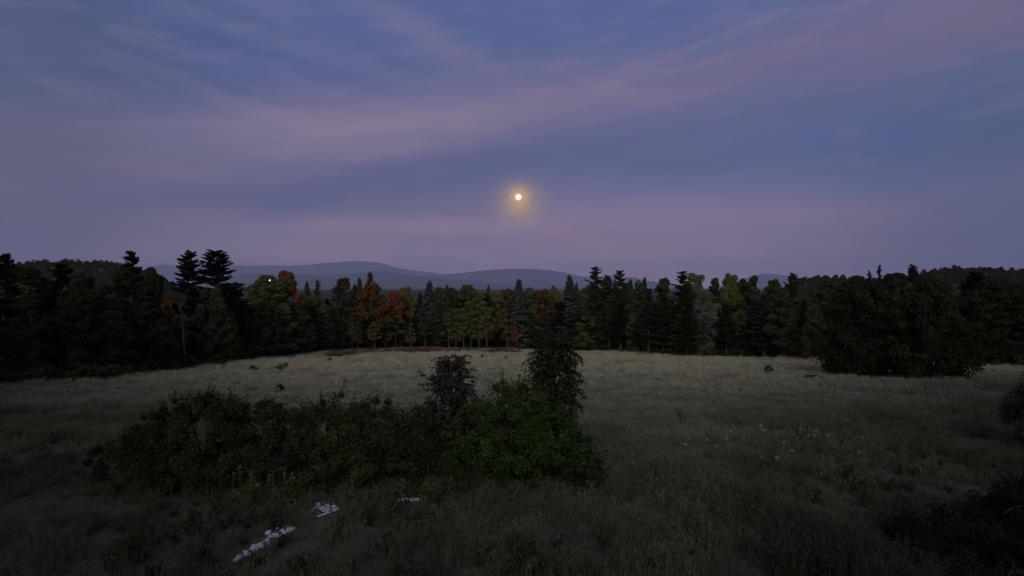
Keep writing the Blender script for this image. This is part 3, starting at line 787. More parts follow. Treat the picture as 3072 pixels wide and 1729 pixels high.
def tuft_mesh(seed, n, h, spread, w, mat, lean=0.5, seeds=False):
    rs = np.random.RandomState(seed); mb = MB()
    P = []
    for i in range(n):
        a = rs.rand() * 6.28; r = spread * math.sqrt(rs.rand()); b = np.array([r * math.cos(a), r * math.sin(a), -0.04])
        d = np.array([math.cos(a + rs.normal() * 0.6), math.sin(a + rs.normal() * 0.6), 0]); L = h * rs.uniform(0.5, 1.15); k = lean * rs.uniform(0.2, 1.2)
        side = np.cross(d, [0, 0, 1.0]) * w * rs.uniform(0.7, 1.3)
        p = [b, b + d * L * k * 0.18 + np.array([0, 0, L * 0.5]), b + d * L * k * 0.6 + np.array([0, 0, L * 0.95 - L * k * 0.15])]
        mb.grid(np.array([[p[0] - side, p[0] + side], [p[1] - side * 0.8, p[1] + side * 0.8], [p[2] - side * 0.12, p[2] + side * 0.12]]), rs.rand())
        if seeds and rs.rand() < 0.3:
            c = p[2][None] + rs.normal(size=(4, 3)) * 0.03; mb.leaves(c, unit(rs.normal(size=(4, 3)) + np.array([0, 0, 2.0])) * 0.05, rdir(rs, 4) * 0.014, rs.rand(4))
    return mb.mesh('grass_tuft', mat)

TUFTS = [src(tuft_mesh(s, n, h, sp, w, 'grass', ln, sd)) for s, n, h, sp, w, ln, sd in
         ((1, 40, 0.55, 0.26, 0.009, 0.7, True), (2, 34, 0.72, 0.22, 0.009, 0.55, True), (3, 46, 0.42, 0.30, 0.010, 0.9, False), (4, 32, 0.64, 0.20, 0.009, 1.0, True))]
FAR_TUFTS = [src(tuft_mesh(s, 26, h, 0.5, 0.022, 'grass', 0.8)) for s, h in ((11, 0.55), (12, 0.45), (13, 0.65))]

BARE = []                                 # (x, y, radius) where stones lie open
def clear_of(x, y):
    k = np.ones(len(x), bool)
    for bx, by, br in BARE: k &= (np.hypot(x - bx, y - by) > br)
    return k

STRIP = [(712, 1684), (735, 1664), (760, 1648), (785, 1634), (815, 1620), (845, 1604), (870, 1590)]
for p in STRIP:
    x, y, _ = at_ground(*p); BARE.append((x, y - 0.25, 0.27)); BARE.append((x, y - 0.65, 0.22))
for p, r_ in (((975, 1528), 0.55), ((985, 1545), 0.45), ((1250, 1502), 0.42), ((1230, 1506), 0.42), ((1272, 1498), 0.4)):
    x, y, _ = at_ground(*p); BARE.append((x, y - 0.3, r_)); BARE.append((x, y - 0.9, r_))

rs = np.random.RandomState(77)
def field_points(y0, y1, dens, sfun, margin=2.0):
    A = 0.5 * (y1 - y0) * ((y0 + y1) * 0.80 + 4 * margin); n = int(A * dens)
    y = np.sqrt(rs.uniform(y0 ** 2, y1 ** 2, n)); x = rs.uniform(-1, 1, n) * (y * 0.80 + margin)
    px_ = CX + x / y * F
    lim = np.interp(px_, EX, ED) + 3
    cl = VN1.fbm(x * 0.35 + 50, y * 0.35 + 50, 3); big = VN2.fbm(x * 0.09 + 20, y * 0.09 + 20, 3)
    keep = (y < lim) & (rs.rand(n) < np.clip(0.25 + (cl - 0.35) * 2.6, 0.12, 1)) & clear_of(x, y)
    x, y, cl, big = x[keep], y[keep], cl[keep], big[keep]
    s = sfun(y) * rs.uniform(0.65, 1.2, len(x)) * (0.30 + 1.35 * big)
    return np.column_stack([x, y, gz(x, y)]), rs.uniform(0, 6.28, len(x)), s
P1 = field_points(9, 46, 24, lambda y: 0.85 + 0 * y)
scatter('meadow_grass', *P1, TUFTS, 'rank green and straw meadow grass in front of the bushes and around them', 'grass')
P2 = field_points(46, 196, 3.0, lambda y: 0.75 + 0.003 * y)
scatter('straw_grass', *P2, FAR_TUFTS, 'pale straw coloured grass covering the open field up to the wood', 'grass')

def weed_tuft(seed, mat, n=70, h=0.55):
    r_ = np.random.RandomState(seed); mb = MB()
    for i in range(9):
        a = r_.rand() * 6.28; e = np.array([math.cos(a) * 0.35, math.sin(a) * 0.35, h * r_.uniform(0.6, 1.2)]) * r_.uniform(0.5, 1)
        limb(mb, np.array([0, 0, -0.05]), e, 0.008, r_, 0.1, 4)
        t = r_.rand(n // 9 + 4)[:, None]; c = e * t + r_.normal(size=(len(t), 3)) * 0.06; a_ = rdir(r_, len(t)); mb.leaves(c, a_ * 0.06, unit(np.cross(a_, rdir(r_, len(t)))) * 0.022, r_.rand(len(t)))
    return mb.mesh('weed_tuft', mat)
n = 900; y_ = np.sqrt(rs.uniform(12 ** 2, 50 ** 2, n)) * np.clip(rs.rand(n) + 0.35, 0.4, 1); x_ = rs.uniform(-1, 1, n) * (y_ * 0.8 + 2); k = (VN2.fbm(x_ * 0.16 + 5, y_ * 0.16, 3) > 0.50) & clear_of(x_, y_); x_, y_ = x_[k], y_[k]
n = 260; y2 = rs.uniform(45, 175, n); x2 = rs.uniform(-1, 1, n) * y2 * 0.72; k = (y2 < np.interp(CX + x2 / y2 * F, EX, ED) - 4) & (VN2.fbm(x2 * 0.05 + 9, y2 * 0.05, 3) > 0.5); x_ = np.concatenate([x_, x2[k]]); y_ = np.concatenate([y_, y2[k]])
scatter('field_weeds', np.column_stack([x_, y_, gz(x_, y_)]), rs.uniform(0, 6.28, len(x_)), rs.uniform(0.5, 1.25, len(x_)) * np.clip(1.5 - y_ / 45, 0.5, 1), [src(weed_tuft(1, 'bush_dark')), src(weed_tuft(2, 'bush_mid')), src(weed_tuft(3, 'brown'))], 'dark leafy weeds growing in patches through the near grass', 'weeds')

# undergrowth along the foot of the wood and reddish bracken in front of it
n = 900; px_ = rs.uniform(-80, 3150, n); d_ = np.interp(px_, EX, ED) + rs.uniform(-4, 6, n); x_ = (px_ - CX) / F * d_
US = [src(V['shrub'][0][1].copy()), src(V['shrub'][1][1].copy())]
for u, mt in zip(US, ('bush_dark', 'bush_mid')): u.data.materials[0] = MATS[mt]
scatter('undergrowth', np.column_stack([x_, d_, gz(x_, d_) - 0.3]), rs.uniform(0, 6.28, n), rs.uniform(0.35, 0.95, n) * np.where((px_ > 1000) & (px_ < 1560), 0.4, 1), US, 'dark low undergrowth along the foot of the wood', 'undergrowth')
def frond_tuft(seed, mat):
    r_ = np.random.RandomState(seed); mb = MB(); n = 90
    c = r_.normal(size=(n, 3)) * np.array([0.45, 0.45, 0.12]) + np.array([0, 0, 0.35]); a = unit(r_.normal(size=(n, 3)) * np.array([1, 1, 0.4])); b = unit(np.cross(a, rdir(r_, n) * 0.5 + np.array([0, 0, 1.0])))
    mb.leaves(c, a * 0.2, b * 0.06, r_.rand(n)); return mb.mesh('bracken_tuft', mat)
n = 1500; px_ = rs.uniform(960, 1560, n); d_ = np.interp(px_, EX, ED) - 3 - 26 * rs.rand(n) ** 1.4; x_ = (px_ - CX) / F * d_
k = VN1.fbm(x_ * 0.12, d_ * 0.2, 3) > 0.50; x_, d_ = x_[k], d_[k]
scatter('bracken', np.column_stack([x_, d_, gz(x_, d_)]), rs.uniform(0, 6.28, len(x_)), rs.uniform(0.7, 1.5, len(x_)), [src(frond_tuft(1, 'bracken')), src(frond_tuft(2, 'bracken'))],
        'reddish brown bracken in front of the slim young trees', 'bracken')

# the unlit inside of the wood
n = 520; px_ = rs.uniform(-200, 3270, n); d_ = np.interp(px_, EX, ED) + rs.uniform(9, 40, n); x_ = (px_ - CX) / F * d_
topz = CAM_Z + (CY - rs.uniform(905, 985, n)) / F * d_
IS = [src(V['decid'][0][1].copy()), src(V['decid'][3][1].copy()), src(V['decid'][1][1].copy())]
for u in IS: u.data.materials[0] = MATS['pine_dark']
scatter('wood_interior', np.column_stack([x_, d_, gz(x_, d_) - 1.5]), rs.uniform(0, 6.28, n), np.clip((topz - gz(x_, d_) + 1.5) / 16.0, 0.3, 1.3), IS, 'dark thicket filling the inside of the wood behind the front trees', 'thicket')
# wooded hills behind the wood, left and right
def hill_with_wood(prof, d, depth, seed, n, label):
    ridge('hill', [(a, b + 8) for a, b in prof], d, depth, seed, 'hill_soil', 0.02, 160, -13.0)
    px0 = np.array([p[0] for p in prof], float); py0 = np.array([p[1] + 8 for p in prof], float)
    r_ = np.random.RandomState(seed); px = r_.uniform(px0[0], px0[-1], n); t = -r_.rand(n) ** 1.3 * 0.7
    Hh = CAM_Z + (CY - np.interp(px, px0, py0)) / F * d
    z = -13 + (Hh + 13) * (1 - np.abs(t)) ** 1.35
    X = (px - CX) / F * d * (1 + t * depth / d)
    s = [src(V['decid'][0][1].copy()), src(V['decid'][3][1].copy()), src(V['decid'][1][1].copy())]
    for q in s: q.data.materials[0] = MATS['far_wood']
    scatter('distant_wood', np.column_stack([X, d + t * depth, z - 6.5]), r_.uniform(0, 6.28, n), r_.uniform(0.42, 0.62, n), s, label, 'wood')
hill_with_wood([(-160, 800), (0, 792), (60, 786), (120, 782), (200, 779), (280, 780), (340, 785), (400, 798), (470, 822), (560, 868)], 560, 220, 31, 3200, 'dark wooded ridge behind the left end of the wood')
hill_with_wood([(2330, 868), (2400, 838), (2440, 830), (2500, 829), (2560, 832), (2640, 836), (2700, 826), (2760, 815), (2840, 804), (2900, 801), (2980, 806), (3072, 808), (3250, 818)], 430, 180, 33, 3200, 'dark wooded ridge behind the right end of the wood')

# ------------------------------------------------------------------ haze
def build_haze():
    mb = MB(); s, z0, z1 = 52000.0, -40.0, 1680.0
    c = np.array([[-s, -s], [s, -s], [s, s], [-s, s]])
    v = np.array([[x, y, z] for z in (z0, z1) for x, y in c])
    mb.v.append(v); mb.n = 8
    mb.q.append(np.array([[0, 3, 2, 1], [4, 5, 6, 7], [0, 1, 5, 4], [1, 2, 6, 5], [2, 3, 7, 6], [3, 0, 4, 7]])); mb.tint.append(np.zeros(6))
    m, nt = new_mat('haze_air')
    p = nt.nodes.new('ShaderNodeVolumePrincipled'); p.inputs['Color'].default_value = (0.67, 0.75, 1.0, 1)
    p.inputs['Density'].default_value = 4.0e-5; p.inputs['Anisotropy'].default_value = 0.45
    out = nt.nodes.new('ShaderNodeOutputMaterial'); nt.links.new(p.outputs[0], out.inputs['Volume'])
    o = link('haze', mb.mesh('haze', 'haze_air')); tag(o, 'thin blue evening haze veiling the far mountains', 'haze', None, 'stuff')
build_haze()

# ------------------------------------------------------------------ moon and lamp
def ball(name, r, mat, seg=32, rings=16):
    th = np.linspace(0, np.pi, rings); ph = np.linspace(0, 2 * np.pi, seg)
    P = np.stack([np.sin(th)[:, None] * np.cos(ph)[None] * r, np.sin(th)[:, None] * np.sin(ph)[None] * r, np.cos(th)[:, None] * np.ones_like(ph)[None] * r], -1)
    mb = MB(); mb.grid(P); return mb.mesh(name, mat, True)
MD = 150000.0
mo = link('moon', ball('moon', MD * 9.6 / F, 'moonlight', 48, 24)); mo.location = MDIR * MD + Vector((0, 0, CAM_Z))
tag(mo, 'full warm white moon glowing above the far mountains', 'moon')
x, y, z = at(811, edge(811) + 5)
lp = root('pole_lamp', (x, y, z), 'small round white lamp shining in the tree tops left of the red maple', 'lamp')
zt = ztop(842, y) - z
mb = MB(); mb.tube([[0, 0.3, 0], [0, 0.3, zt * 0.5], [0, 0.3, zt]], [0.05, 0.04, 0.03], 8); mb.tube([[0, 0.3, zt], [0, 0.05, zt + 0.12], [0, 0, zt + 0.16]], [0.03, 0.03, 0.03], 6)
link('pole', mb.mesh('pole', 'metal_pole', True), lp)
g_ = link('globe', ball('globe', 0.12, 'lamp_glow', 16, 10), lp); g_.location = (0, -0.35, zt)

# ------------------------------------------------------------------ foreground bushes
def leaf_cloud(cr, rs, lobes, n, ls, sub=26, aspect=0.5, droop=0.0, sprig=0.12):
    """leaves on small clumps that sit on the skin of the given lobes (x, y, z, rx, ry, rz)"""
    L = np.array(lobes, float); w = (L[:, 3] * L[:, 5]) ; w = w / w.sum()
    nc = sub * len(L); k = rs.choice(len(L), nc, p=w); d = rdir(rs, nc); d[:, 2] = np.where(rs.rand(nc) < 0.65, np.abs(d[:, 2]), d[:, 2])
    cc = L[k, :3] + d * L[k, 3:6] * (0.62 + 0.48 * rs.rand(nc) ** 1.3)[:, None]
    crd = 0.12 + 0.30 * rs.rand(nc) ** 1.4; tn = np.clip(0.5 + rs.normal(size=nc) * 0.22 + d[:, 2] * 0.12, 0, 1)
    j = rs.randint(0, nc, n); dd = rdir(rs, n)
    c = cc[j] + dd * (crd[j] * (0.3 + 0.8 * rs.rand(n)))[:, None] + d[j] * (np.where(rs.rand(n) < sprig, rs.rand(n) * 0.35, 0))[:, None]
    c[:, 2] = np.maximum(c[:, 2], 0.05)
    nrm = unit(d[j] * 0.7 + rdir(rs, n) * 0.7 + np.array([0, 0, 0.5])); a = unit(np.cross(nrm, rdir(rs, n)) - np.array([0, 0, droop])); b = unit(np.cross(nrm, a))
    s = ls * np.clip(rs.lognormal(0.0, 0.38, n), 0.4, 2.2)[:, None]
    cr.leaves(c, a * s * 0.5, b * s * 0.5 * aspect, np.clip(tn[j] + rs.normal(size=n) * 0.14, 0, 1), -0.0 * s[:, 0, None] * nrm)
    return cc

def sprigs(cr, st, rs, cc, lobes, n, ls):
    L = np.array(lobes, float); ctr = L[:, :3].mean(0)
    hi = np.argsort(-(cc[:, 2] + rs.rand(len(cc)) * 1.2))[:n]
    for i in hi:
        p = cc[i]; o = unit((p - ctr) * np.array([1, 1, 0.4]) + rs.normal(size=3) * 0.4); ln = rs.uniform(0.2, 0.6)
        q = p + o * ln * 0.6 + np.array([0, 0, ln * rs.uniform(0.35, 0.95)]); path = limb(st, p - o * 0.3, q, 0.010, rs, 0.10, 6)
        m = rs.randint(9, 20); t = rs.uniform(0.25, 1.05, m); c = np.stack([np.interp(t * 5, np.arange(6), path[:, k]) for k in range(3)], -1) + rs.normal(size=(m, 3)) * 0.035
        a = unit(rdir(rs, m) + np.array([0, 0, -0.25])); b = unit(np.cross(a, rdir(rs, m))); s_ = ls * rs.uniform(0.7, 1.3, m)[:, None]
        cr.leaves(c, a * s_ * 0.5, b * s_ * 0.26, np.clip(rs.normal(0.6, 0.2, m), 0, 1))

def bush(name, px, d, lobes, n, ls, mat, label, cat, seed, nst=14, sub=26, **kw):
    x, y, z = at(px, d); rs = np.random.RandomState(seed)
    r = root(name, (x, y, z), label, cat)
    cr = MB(); cc = leaf_cloud(cr, rs, lobes, n, ls, sub, **kw)
    st = MB(); sprigs(cr, st, rs, cc, lobes, len(lobes) * 5, ls)
    for i in rs.choice(len(cc), min(len(cc), nst * 3), replace=False):
        q = cc[i]; b = np.array([q[0] * 0.5 + rs.normal() * 0.2, q[1] * 0.5 + rs.normal() * 0.2, -0.1]); limb(st, b, q, 0.022, rs, 0.06, 5)
    link('stems', st.mesh('stems', 'bark', True), r); link('foliage', cr.mesh('foliage', mat), r)
    return r
def mpx(a, d): return a / F * d
# left mound, middle mound, bright bush, low bush right of it
bush('bramble_bush', 600, 23.0, [(-2.4, 0, 0.7, 1.3, 1.2, 1.0), (-1.3, 0.2, 1.3, 1.4, 1.4, 1.2), (0.0, 0.2, 1.75, 1.6, 1.5, 1.3), (1.3, 0.3, 1.8, 1.4, 1.3, 1.15), (1.9, -0.2, 1.0, 1.1, 1.2, 1.0), (-0.6, -0.8, 0.8, 1.6, 1.0, 0.9), (0.9, -0.9, 0.8, 1.4, 1.0, 0.9)],
     62000, 0.085, 'bush_dark', 'dark vine-covered bush mound, leftmost of the bushes in front', 'bush', 201, 18, 44)
bush('wild_bush', 1060, 23.0, [(-2.0, 0.1, 1.55, 1.2, 1.2, 1.2), (-0.7, 0, 1.6, 1.4, 1.3, 1.25), (0.7, 0, 1.5, 1.4, 1.3, 1.2), (1.9, 0, 1.35, 1.2, 1.2, 1.1), (-0.9, -0.8, 0.7, 1.6, 0.9, 0.8), (1.0, -0.8, 0.7, 1.6, 0.9, 0.8)],
     58000, 0.080, 'bush_mid', 'mixed green bush between the dark mound and the bright green bush', 'bush', 202, 18, 44)
bush('round_bush', 1535, 22.3, [(0.0, 0, 1.7, 1.6, 1.5, 1.45), (-1.1, 0.1, 1.3, 1.2, 1.3, 1.1), (1.2, 0, 1.25, 1.3, 1.3, 1.15), (0.2, 0.2, 2.45, 0.95, 0.9, 0.75), (-1.2, -0.4, 0.7, 1.2, 1.0, 0.8), (1.4, -0.5, 0.7, 1.2, 1.0, 0.8), (0.2, -0.9, 0.9, 1.5, 0.8, 0.95)],
     46000, 0.085, 'bush_bright', 'big bright green bush at the foot of the tall dark young tree', 'bush', 203, 18, 50)
bush('low_bush', 1735, 22.0, [(0, 0, 0.7, 0.75, 0.8, 0.75), (-0.3, 0.2, 1.2, 0.6, 0.6, 0.6), (0.45, -0.1, 0.35, 0.5, 0.5, 0.4)], 9000, 0.075, 'bush_dark', 'low dark bush on the right foot of the bright green bush', 'bush', 204, 8, 30)
bush('dry_bush', 1240, 22.4, [(0, 0, 1.4, 0.55, 0.5, 0.9), (0.3, 0.1, 2.0, 0.5, 0.5, 0.5), (-0.2, -0.1, 0.6, 0.7, 0.6, 0.65), (0.5, 0, 1.2, 0.5, 0.5, 0.7)], 9000, 0.075, 'bush_dark', 'dark low bush under the purplish sumac', 'bush', 205, 3, 60)
bush('corner_shade_thicket', 2990, 16.6, [(-1.6, 0.4, 0.2, 1.0, 1.0, 0.55), (-0.6, 0, 0.35, 1.1, 1.0, 0.75), (0.5, 0, 0.6, 1.1, 1.1, 1.0), (1.5, 0.3, 0.9, 1.2, 1.2, 1.2), (0.6, -1.4, 0.3, 1.3, 1.0, 0.7), (-0.6, -1.6, 0.1, 1.2, 1.0, 0.5)], 42000, 0.075, 'thicket', 'near-black thicket added to darken the bottom right corner', 'thicket', 207, 12, 44)  # added thicket, stands in for the shade of the corner
bush('edge_bush', 3095, 30.0, [(0, 0, 1.4, 0.95, 1.0, 1.5), (0.2, 0, 2.6, 0.6, 0.6, 0.7)], 14000, 0.10, 'bush_dark', 'dark bush cut by the right picture edge', 'bush', 206, 8, 40)

def compound_tree(name, px, d, top, z0, W, nfr, fl, mat, label, cat, seed, lf=0.16, droop=0.5, shape=1.0):
    """young tree with long drooping compound leaves"""
    x, y, z = at(px, d); rs = np.random.RandomState(seed); H = ztop(top, d) - z
    r = root(name, (x, y, z), label, cat)
    tr = MB(); ax = tree_trunk(tr, rs, H * 0.94, 0.07, 0.03, 1.0)
    C, A, B, T = [], [], [], []
    for i in range(nfr):
        f = rs.rand() ** 0.8; zz = z0 + (H * 0.95 - z0) * f
        prof = (math.sin(math.pi * (0.12 + 0.80 * f)) ** (0.8 if shape > 1 else 0.42)) * (1 - 0.25 * f * shape)
        a = rs.rand() * 6.28; rr = W * 0.5 * prof * rs.uniform(0.25, 1.0)
        h = np.array([math.cos(a), math.sin(a), 0]); p0 = ax(zz) + h * rr * 0.8 + rs.normal(size=3) * 0.10
        if i % 6 == 0: limb(tr, ax(max(0.4, zz - rr * 0.5)), p0, 0.022, rs, 0.03, 4)
        L = fl * rs.uniform(0.7, 1.2); m = 11; t = np.linspace(0.12, 1, m)
        hh = unit(h * 0.7 + rs.normal(size=3) * 0.55)
        rach = p0 + hh * (L * t)[:, None] * 0.8 + np.array([0, 0, 1.0]) * (L * (0.35 * t - droop * t * t))[:, None]
        sd = unit(np.cross(hh, [0, 0, 1.0])); tint = np.clip(rs.normal(0.5, 0.2), 0, 1)
        for s in (-1, 1):
            aa = unit(sd * s * 0.8 + hh * 0.55 + np.array([0, 0, -0.35]) + rs.normal(size=(m, 3)) * 0.35)
            ll = lf * (1 - 0.45 * np.abs(t - 0.5)) * rs.uniform(0.8, 1.15, m)
            C.append(rach + aa * (ll * 0.5)[:, None]); A.append(aa * (ll * 0.5)[:, None]); B.append(unit(np.cross(aa, np.array([0, 0, 1.0]) + rs.normal(size=(m, 3)) * 0.35)) * (ll * 0.19)[:, None])
            T.append(np.clip(tint + rs.normal(size=m) * 0.12, 0, 1))
    cr = MB(); cr.leaves(np.concatenate(C), np.concatenate(A), np.concatenate(B), np.concatenate(T))
    link('trunk', tr.mesh('trunk', 'bark', True), r); link('crown', cr.mesh('crown', mat), r)
    return r
compound_tree('ash_tree', 1663, 24.2, 985, 1.2, 2.1, 760, 0.42, 'ash', 'tall dark young tree rising behind the bright green bush', 'young tree', 301, 0.16, 0.6, 0.25)
compound_tree('sumac_tree', 1350, 23.2, 1055, 0.9, 2.9, 480, 0.40, 'purple', 'purplish brown sumac between the mixed bush and the bright green bush', 'young tree', 302, 0.16, 0.45, 1.3)

# ------------------------------------------------------------------ shrubs, boulder in the field
for px, py, wp, hp, mt, label in [
    (650, 1098, 70, 34, 'bush_dark', 'rounded grey shrub at the left field edge below the twin pines'),
    (840, 1178, 34, 26, 'bush_dark', 'small tufted shrub in the field above the dark mound'),
    (1518, 1083, 16, 15, 'bush_dark', 'tiny shrub in the far field left of the tall dark young tree'),
    (1447, 1078, 14, 14, 'brown', 'tiny brown shrub in the far field right of the sumac top'),
    (760, 1112, 30, 16, 'bush_dark', 'low shrub left of the dark boulder'),
    (990, 1088, 26, 14, 'brown', 'low brown shrub near the bracken, right of the dark boulder'),
    (2308, 1122, 32, 26, 'bush_dark', 'small dark shrub alone in the right field'),
    (2440, 1138, 70, 14, 'brown', 'flat dark patch of brush left of the big black-green tree'),
    (2030, 1068, 60, 24, 'olive', 'olive shrub at the right field edge below the big spreading pine'),
    (1960, 1062, 60, 26, 'bush_mid', 'green shrub at the right field edge below the narrow pointed spruce'),
    (1880, 1058, 60, 34, 'bush_mid', 'green shrub at the field edge below the green-topped pine'),
    (1800, 1056, 60, 36, 'yellow_green', 'yellow-green shrub at the foot of the tallest pine'),
    (2120, 1072, 70, 24, 'olive', 'olive shrub at the right field edge below the brown crown'),
    (2500, 1105, 70, 30, 'bush_mid', 'leafy shrub at the left foot of the big black-green tree')]:
    x, y, z = at_ground(px, py)
    plant_tree('shrub', mt, px, py - hp, wp, y, label)

def rock_mesh(seed, name='stone', mat='stone', rough=0.28, seg=10, rings=7):
    rs = np.random.RandomState(seed)
    th = np.linspace(0.0, np.pi, rings); ph = np.linspace(0, 2 * np.pi, seg, endpoint=False)
    D = np.stack([np.sin(th)[:, None] * np.cos(ph), np.sin(th)[:, None] * np.sin(ph), np.cos(th)[:, None] + 0 * ph], -1)
    D[0] = D[0, 0]; D[-1] = D[-1, 0]
    off = Vector(rs.rand(3) * 50); K = np.array([[mnoise.noise(Vector(D[i, j]) * 1.6 + off) + 0.5 * mnoise.noise(Vector(D[i, j]) * 3.7 + off) for j in range(seg)] for i in range(rings)])
    P = D * (1 + K * rough * 2)[..., None]
    P = np.concatenate([P, P[:, :1]], 1)
    mb = MB(); mb.grid(P); me = mb.mesh(name, mat, False); return me
ROCKS = [rock_mesh(s) for s in range(6)]
x, y, z = at_ground(843, 1110)
bl = link('dark_boulder', rock_mesh(40, 'dark_boulder', 'dark_stone', 0.3, 20, 14)); bl.location = (x, y, z + 0.32); bl.scale = (0.66, 0.5, 0.36)
tag(bl, 'dark brown boulder lying in the pale field left of the middle', 'boulder')
x, y, z = at_ground(852, 1107)
b2 = link('dark_boulder', rock_mesh(41, 'dark_boulder', 'dark_stone', 0.3, 20, 14)); b2.location = (x + 0.15, y + 0.25, z + 0.45); b2.scale = (0.34, 0.34, 0.42)
tag(b2, 'smaller upright dark boulder leaning behind the dark brown boulder', 'boulder')

# white stones
rs = np.random.RandomState(55)
def stone(x, y, s, label, group=None):
    o = link('white_stone', ROCKS[rs.randint(0, 6)]); q = rs.uniform(0.7, 1.3, 3)
    o.scale = (s * q[0], s * q[1], s * 0.45 * q[2]); o.rotation_euler = (rs.uniform(-0.4, 0.4), rs.uniform(-0.4, 0.4), rs.uniform(0, 6.28))
    o.location = (x, y, float(gz(x, y)) + s * 0.15); return tag(o, label, 'stone', group)
sp_ = np.array([at_ground(*p)[:2] for p in STRIP])
for i in range(130):
    t = rs.choice([0.08, 0.30, 0.42, 0.55, 0.66, 0.78, 0.93]) * (len(sp_) - 1) + rs.normal() * 0.30; t = min(max(t, 0), len(sp_) - 1.001); k = int(t); p = sp_[k] + (sp_[k + 1] - sp_[k]) * (t - k)
    stone(p[0] + rs.normal() * 0.08, p[1] + rs.normal() * 0.10, 0.018 + 0.045 * rs.rand() ** 2, 'small white stone in the slanting strip across the near grass', 'white stones in the slanting strip')
x, y, _ = at_ground(742, 1664); stone(x, y, 0.13, 'largest white stone, near the lower end of the slanting strip')
x, y, _ = at_ground(716, 1680); stone(x, y, 0.10, 'white stone at the very lower end of the slanting strip')
x, y, _ = at_ground(804, 1606); stone(x, y, 0.13, 'long white stone just above the slanting strip')
for i in range(26):
    x, y, _ = at_ground(978 + rs.normal() * 16, 1530 + rs.normal() * 9); stone(x, y, 0.025 + 0.06 * rs.rand() ** 2, 'white stone in the round patch below the mixed green bush', 'white stones in the round patch')
for i in range(24):
    x, y, _ = at_ground(1250 + rs.normal() * 18, 1501 + rs.normal() * 3); stone(x, y, 0.025 + 0.05 * rs.rand() ** 2, 'white stone in the small patch left of the bright green bush', 'white stones in the small patch')

# fine white rubble between the stones, too small to count
def rubble():
    mb = MB(); r_ = np.random.RandomState(9)
    def grit(x, y, q):
        th = np.linspace(0, np.pi, 4); ph = np.linspace(0, 2 * np.pi, 6); k = q * r_.uniform(0.6, 1.4, (4, 6)); k[:, -1] = k[:, 0]
        P = np.stack([np.sin(th)[:, None] * np.cos(ph) * k * 1.3, np.sin(th)[:, None] * np.sin(ph) * k, np.cos(th)[:, None] * k * 0.6 + 0 * ph], -1)
        mb.grid(P + np.array([x, y, float(gz(x, y)) + q * 0.3]), r_.rand())
    for i in range(300):
        t = r_.rand() * (len(sp_) - 1); k = int(t); p = sp_[k] + (sp_[k + 1] - sp_[k]) * (t - k); w_ = 0.03 + 0.06 * VN1(t * 3.1, 0.5); grit(p[0] + r_.normal() * w_, p[1] + r_.normal() * w_ * 1.3, r_.uniform(0.010, 0.028))
    for px_, py_, sx, sy, n_ in ((978, 1528, 17, 8, 90), (1250, 1501, 20, 2.5, 70)):
        for i in range(n_):
            x, y, _ = at_ground(px_ + r_.normal() * sx, py_ + r_.normal() * sy); grit(x, y, r_.uniform(0.010, 0.026))
    tag(link('gravel', mb.mesh('gravel', 'stone')), 'fine bluish white rubble lying between the white stones in the near grass', 'gravel', None, 'stuff')
rubble()

# ------------------------------------------------------------------ milkweed and flower stalks (big leaves are parts)
def leaf_mesh(seed, L, w, mat, arch=0.3):
    rs = np.random.RandomState(seed); n = 5; t = np.linspace(0, 1, n); ww = w * np.sin(np.pi * (0.06 + 0.92 * t)) ** 0.8
    z = L * (0.30 * t - arch * t * t); xx = L * t
    P = np.stack([np.stack([xx, -ww, z + 0.25 * ww], -1), np.stack([xx, 0 * ww, z], -1), np.stack([xx, ww, z + 0.25 * ww], -1)], 1)
    mb = MB(); mb.grid(P, rs.rand()); return mb.mesh('leaf', mat, True)
LEAVES = [leaf_mesh(s, 1.0, 0.16, 'milkweed', a) for s, a in ((1, 0.3), (2, 0.55), (3, 0.15), (4, 0.8))]
def stalk(name, px, py, h, nl, ll, label, cat, group=None, leafmat='milkweed', head=None, hr=0.08, seed=0):
    x, y, z = at_ground(px, py); r_ = random.Random(seed * 31 + int(px)); rs = np.random.RandomState(seed + int(px))
    r = root(name, (x, y, z), label, cat, group, r_.uniform(0, 6.28))
    bend = np.array([rs.normal() * 0.12, rs.normal() * 0.12]) * h
    t = np.linspace(0, 1, 6); pts = np.column_stack([bend[0] * t ** 2, bend[1] * t ** 2, -0.05 + (h + 0.05) * t])
    mb = MB(); mb.tube(pts, 0.012 * (1 - 0.6 * t), 5); link('stem', mb.mesh('stem', 'stem', True), r)
    for i in range(nl):
        f = 0.22 + 0.76 * (i + 0.5) / nl; p = [float(np.interp(f, t, pts[:, k])) for k in range(3)]
        o = link('leaf', LEAVES[r_.randrange(4)], r, leafmat); o.location = p
        s = ll * r_.uniform(0.7, 1.15) * (1.1 - 0.35 * f); o.scale = (s, s, s)
        o.rotation_euler = (r_.uniform(-0.4, 0.4), -r_.uniform(-0.15, 0.55), i * 2.4 + r_.uniform(-0.3, 0.3))
    if head:
        n = 70; d = rdir(rs, n); c = pts[-1] + d * hr * np.array([1, 1, 0.8]) * rs.uniform(0.4, 1.1, n)[:, None]; mb = MB()
        mb.leaves(c, unit(d + rdir(rs, n)) * hr * 0.36, rdir(rs, n) * hr * 0.22, rs.rand(n)); link('flower_head', mb.mesh('flower_head', head), r)
    return r
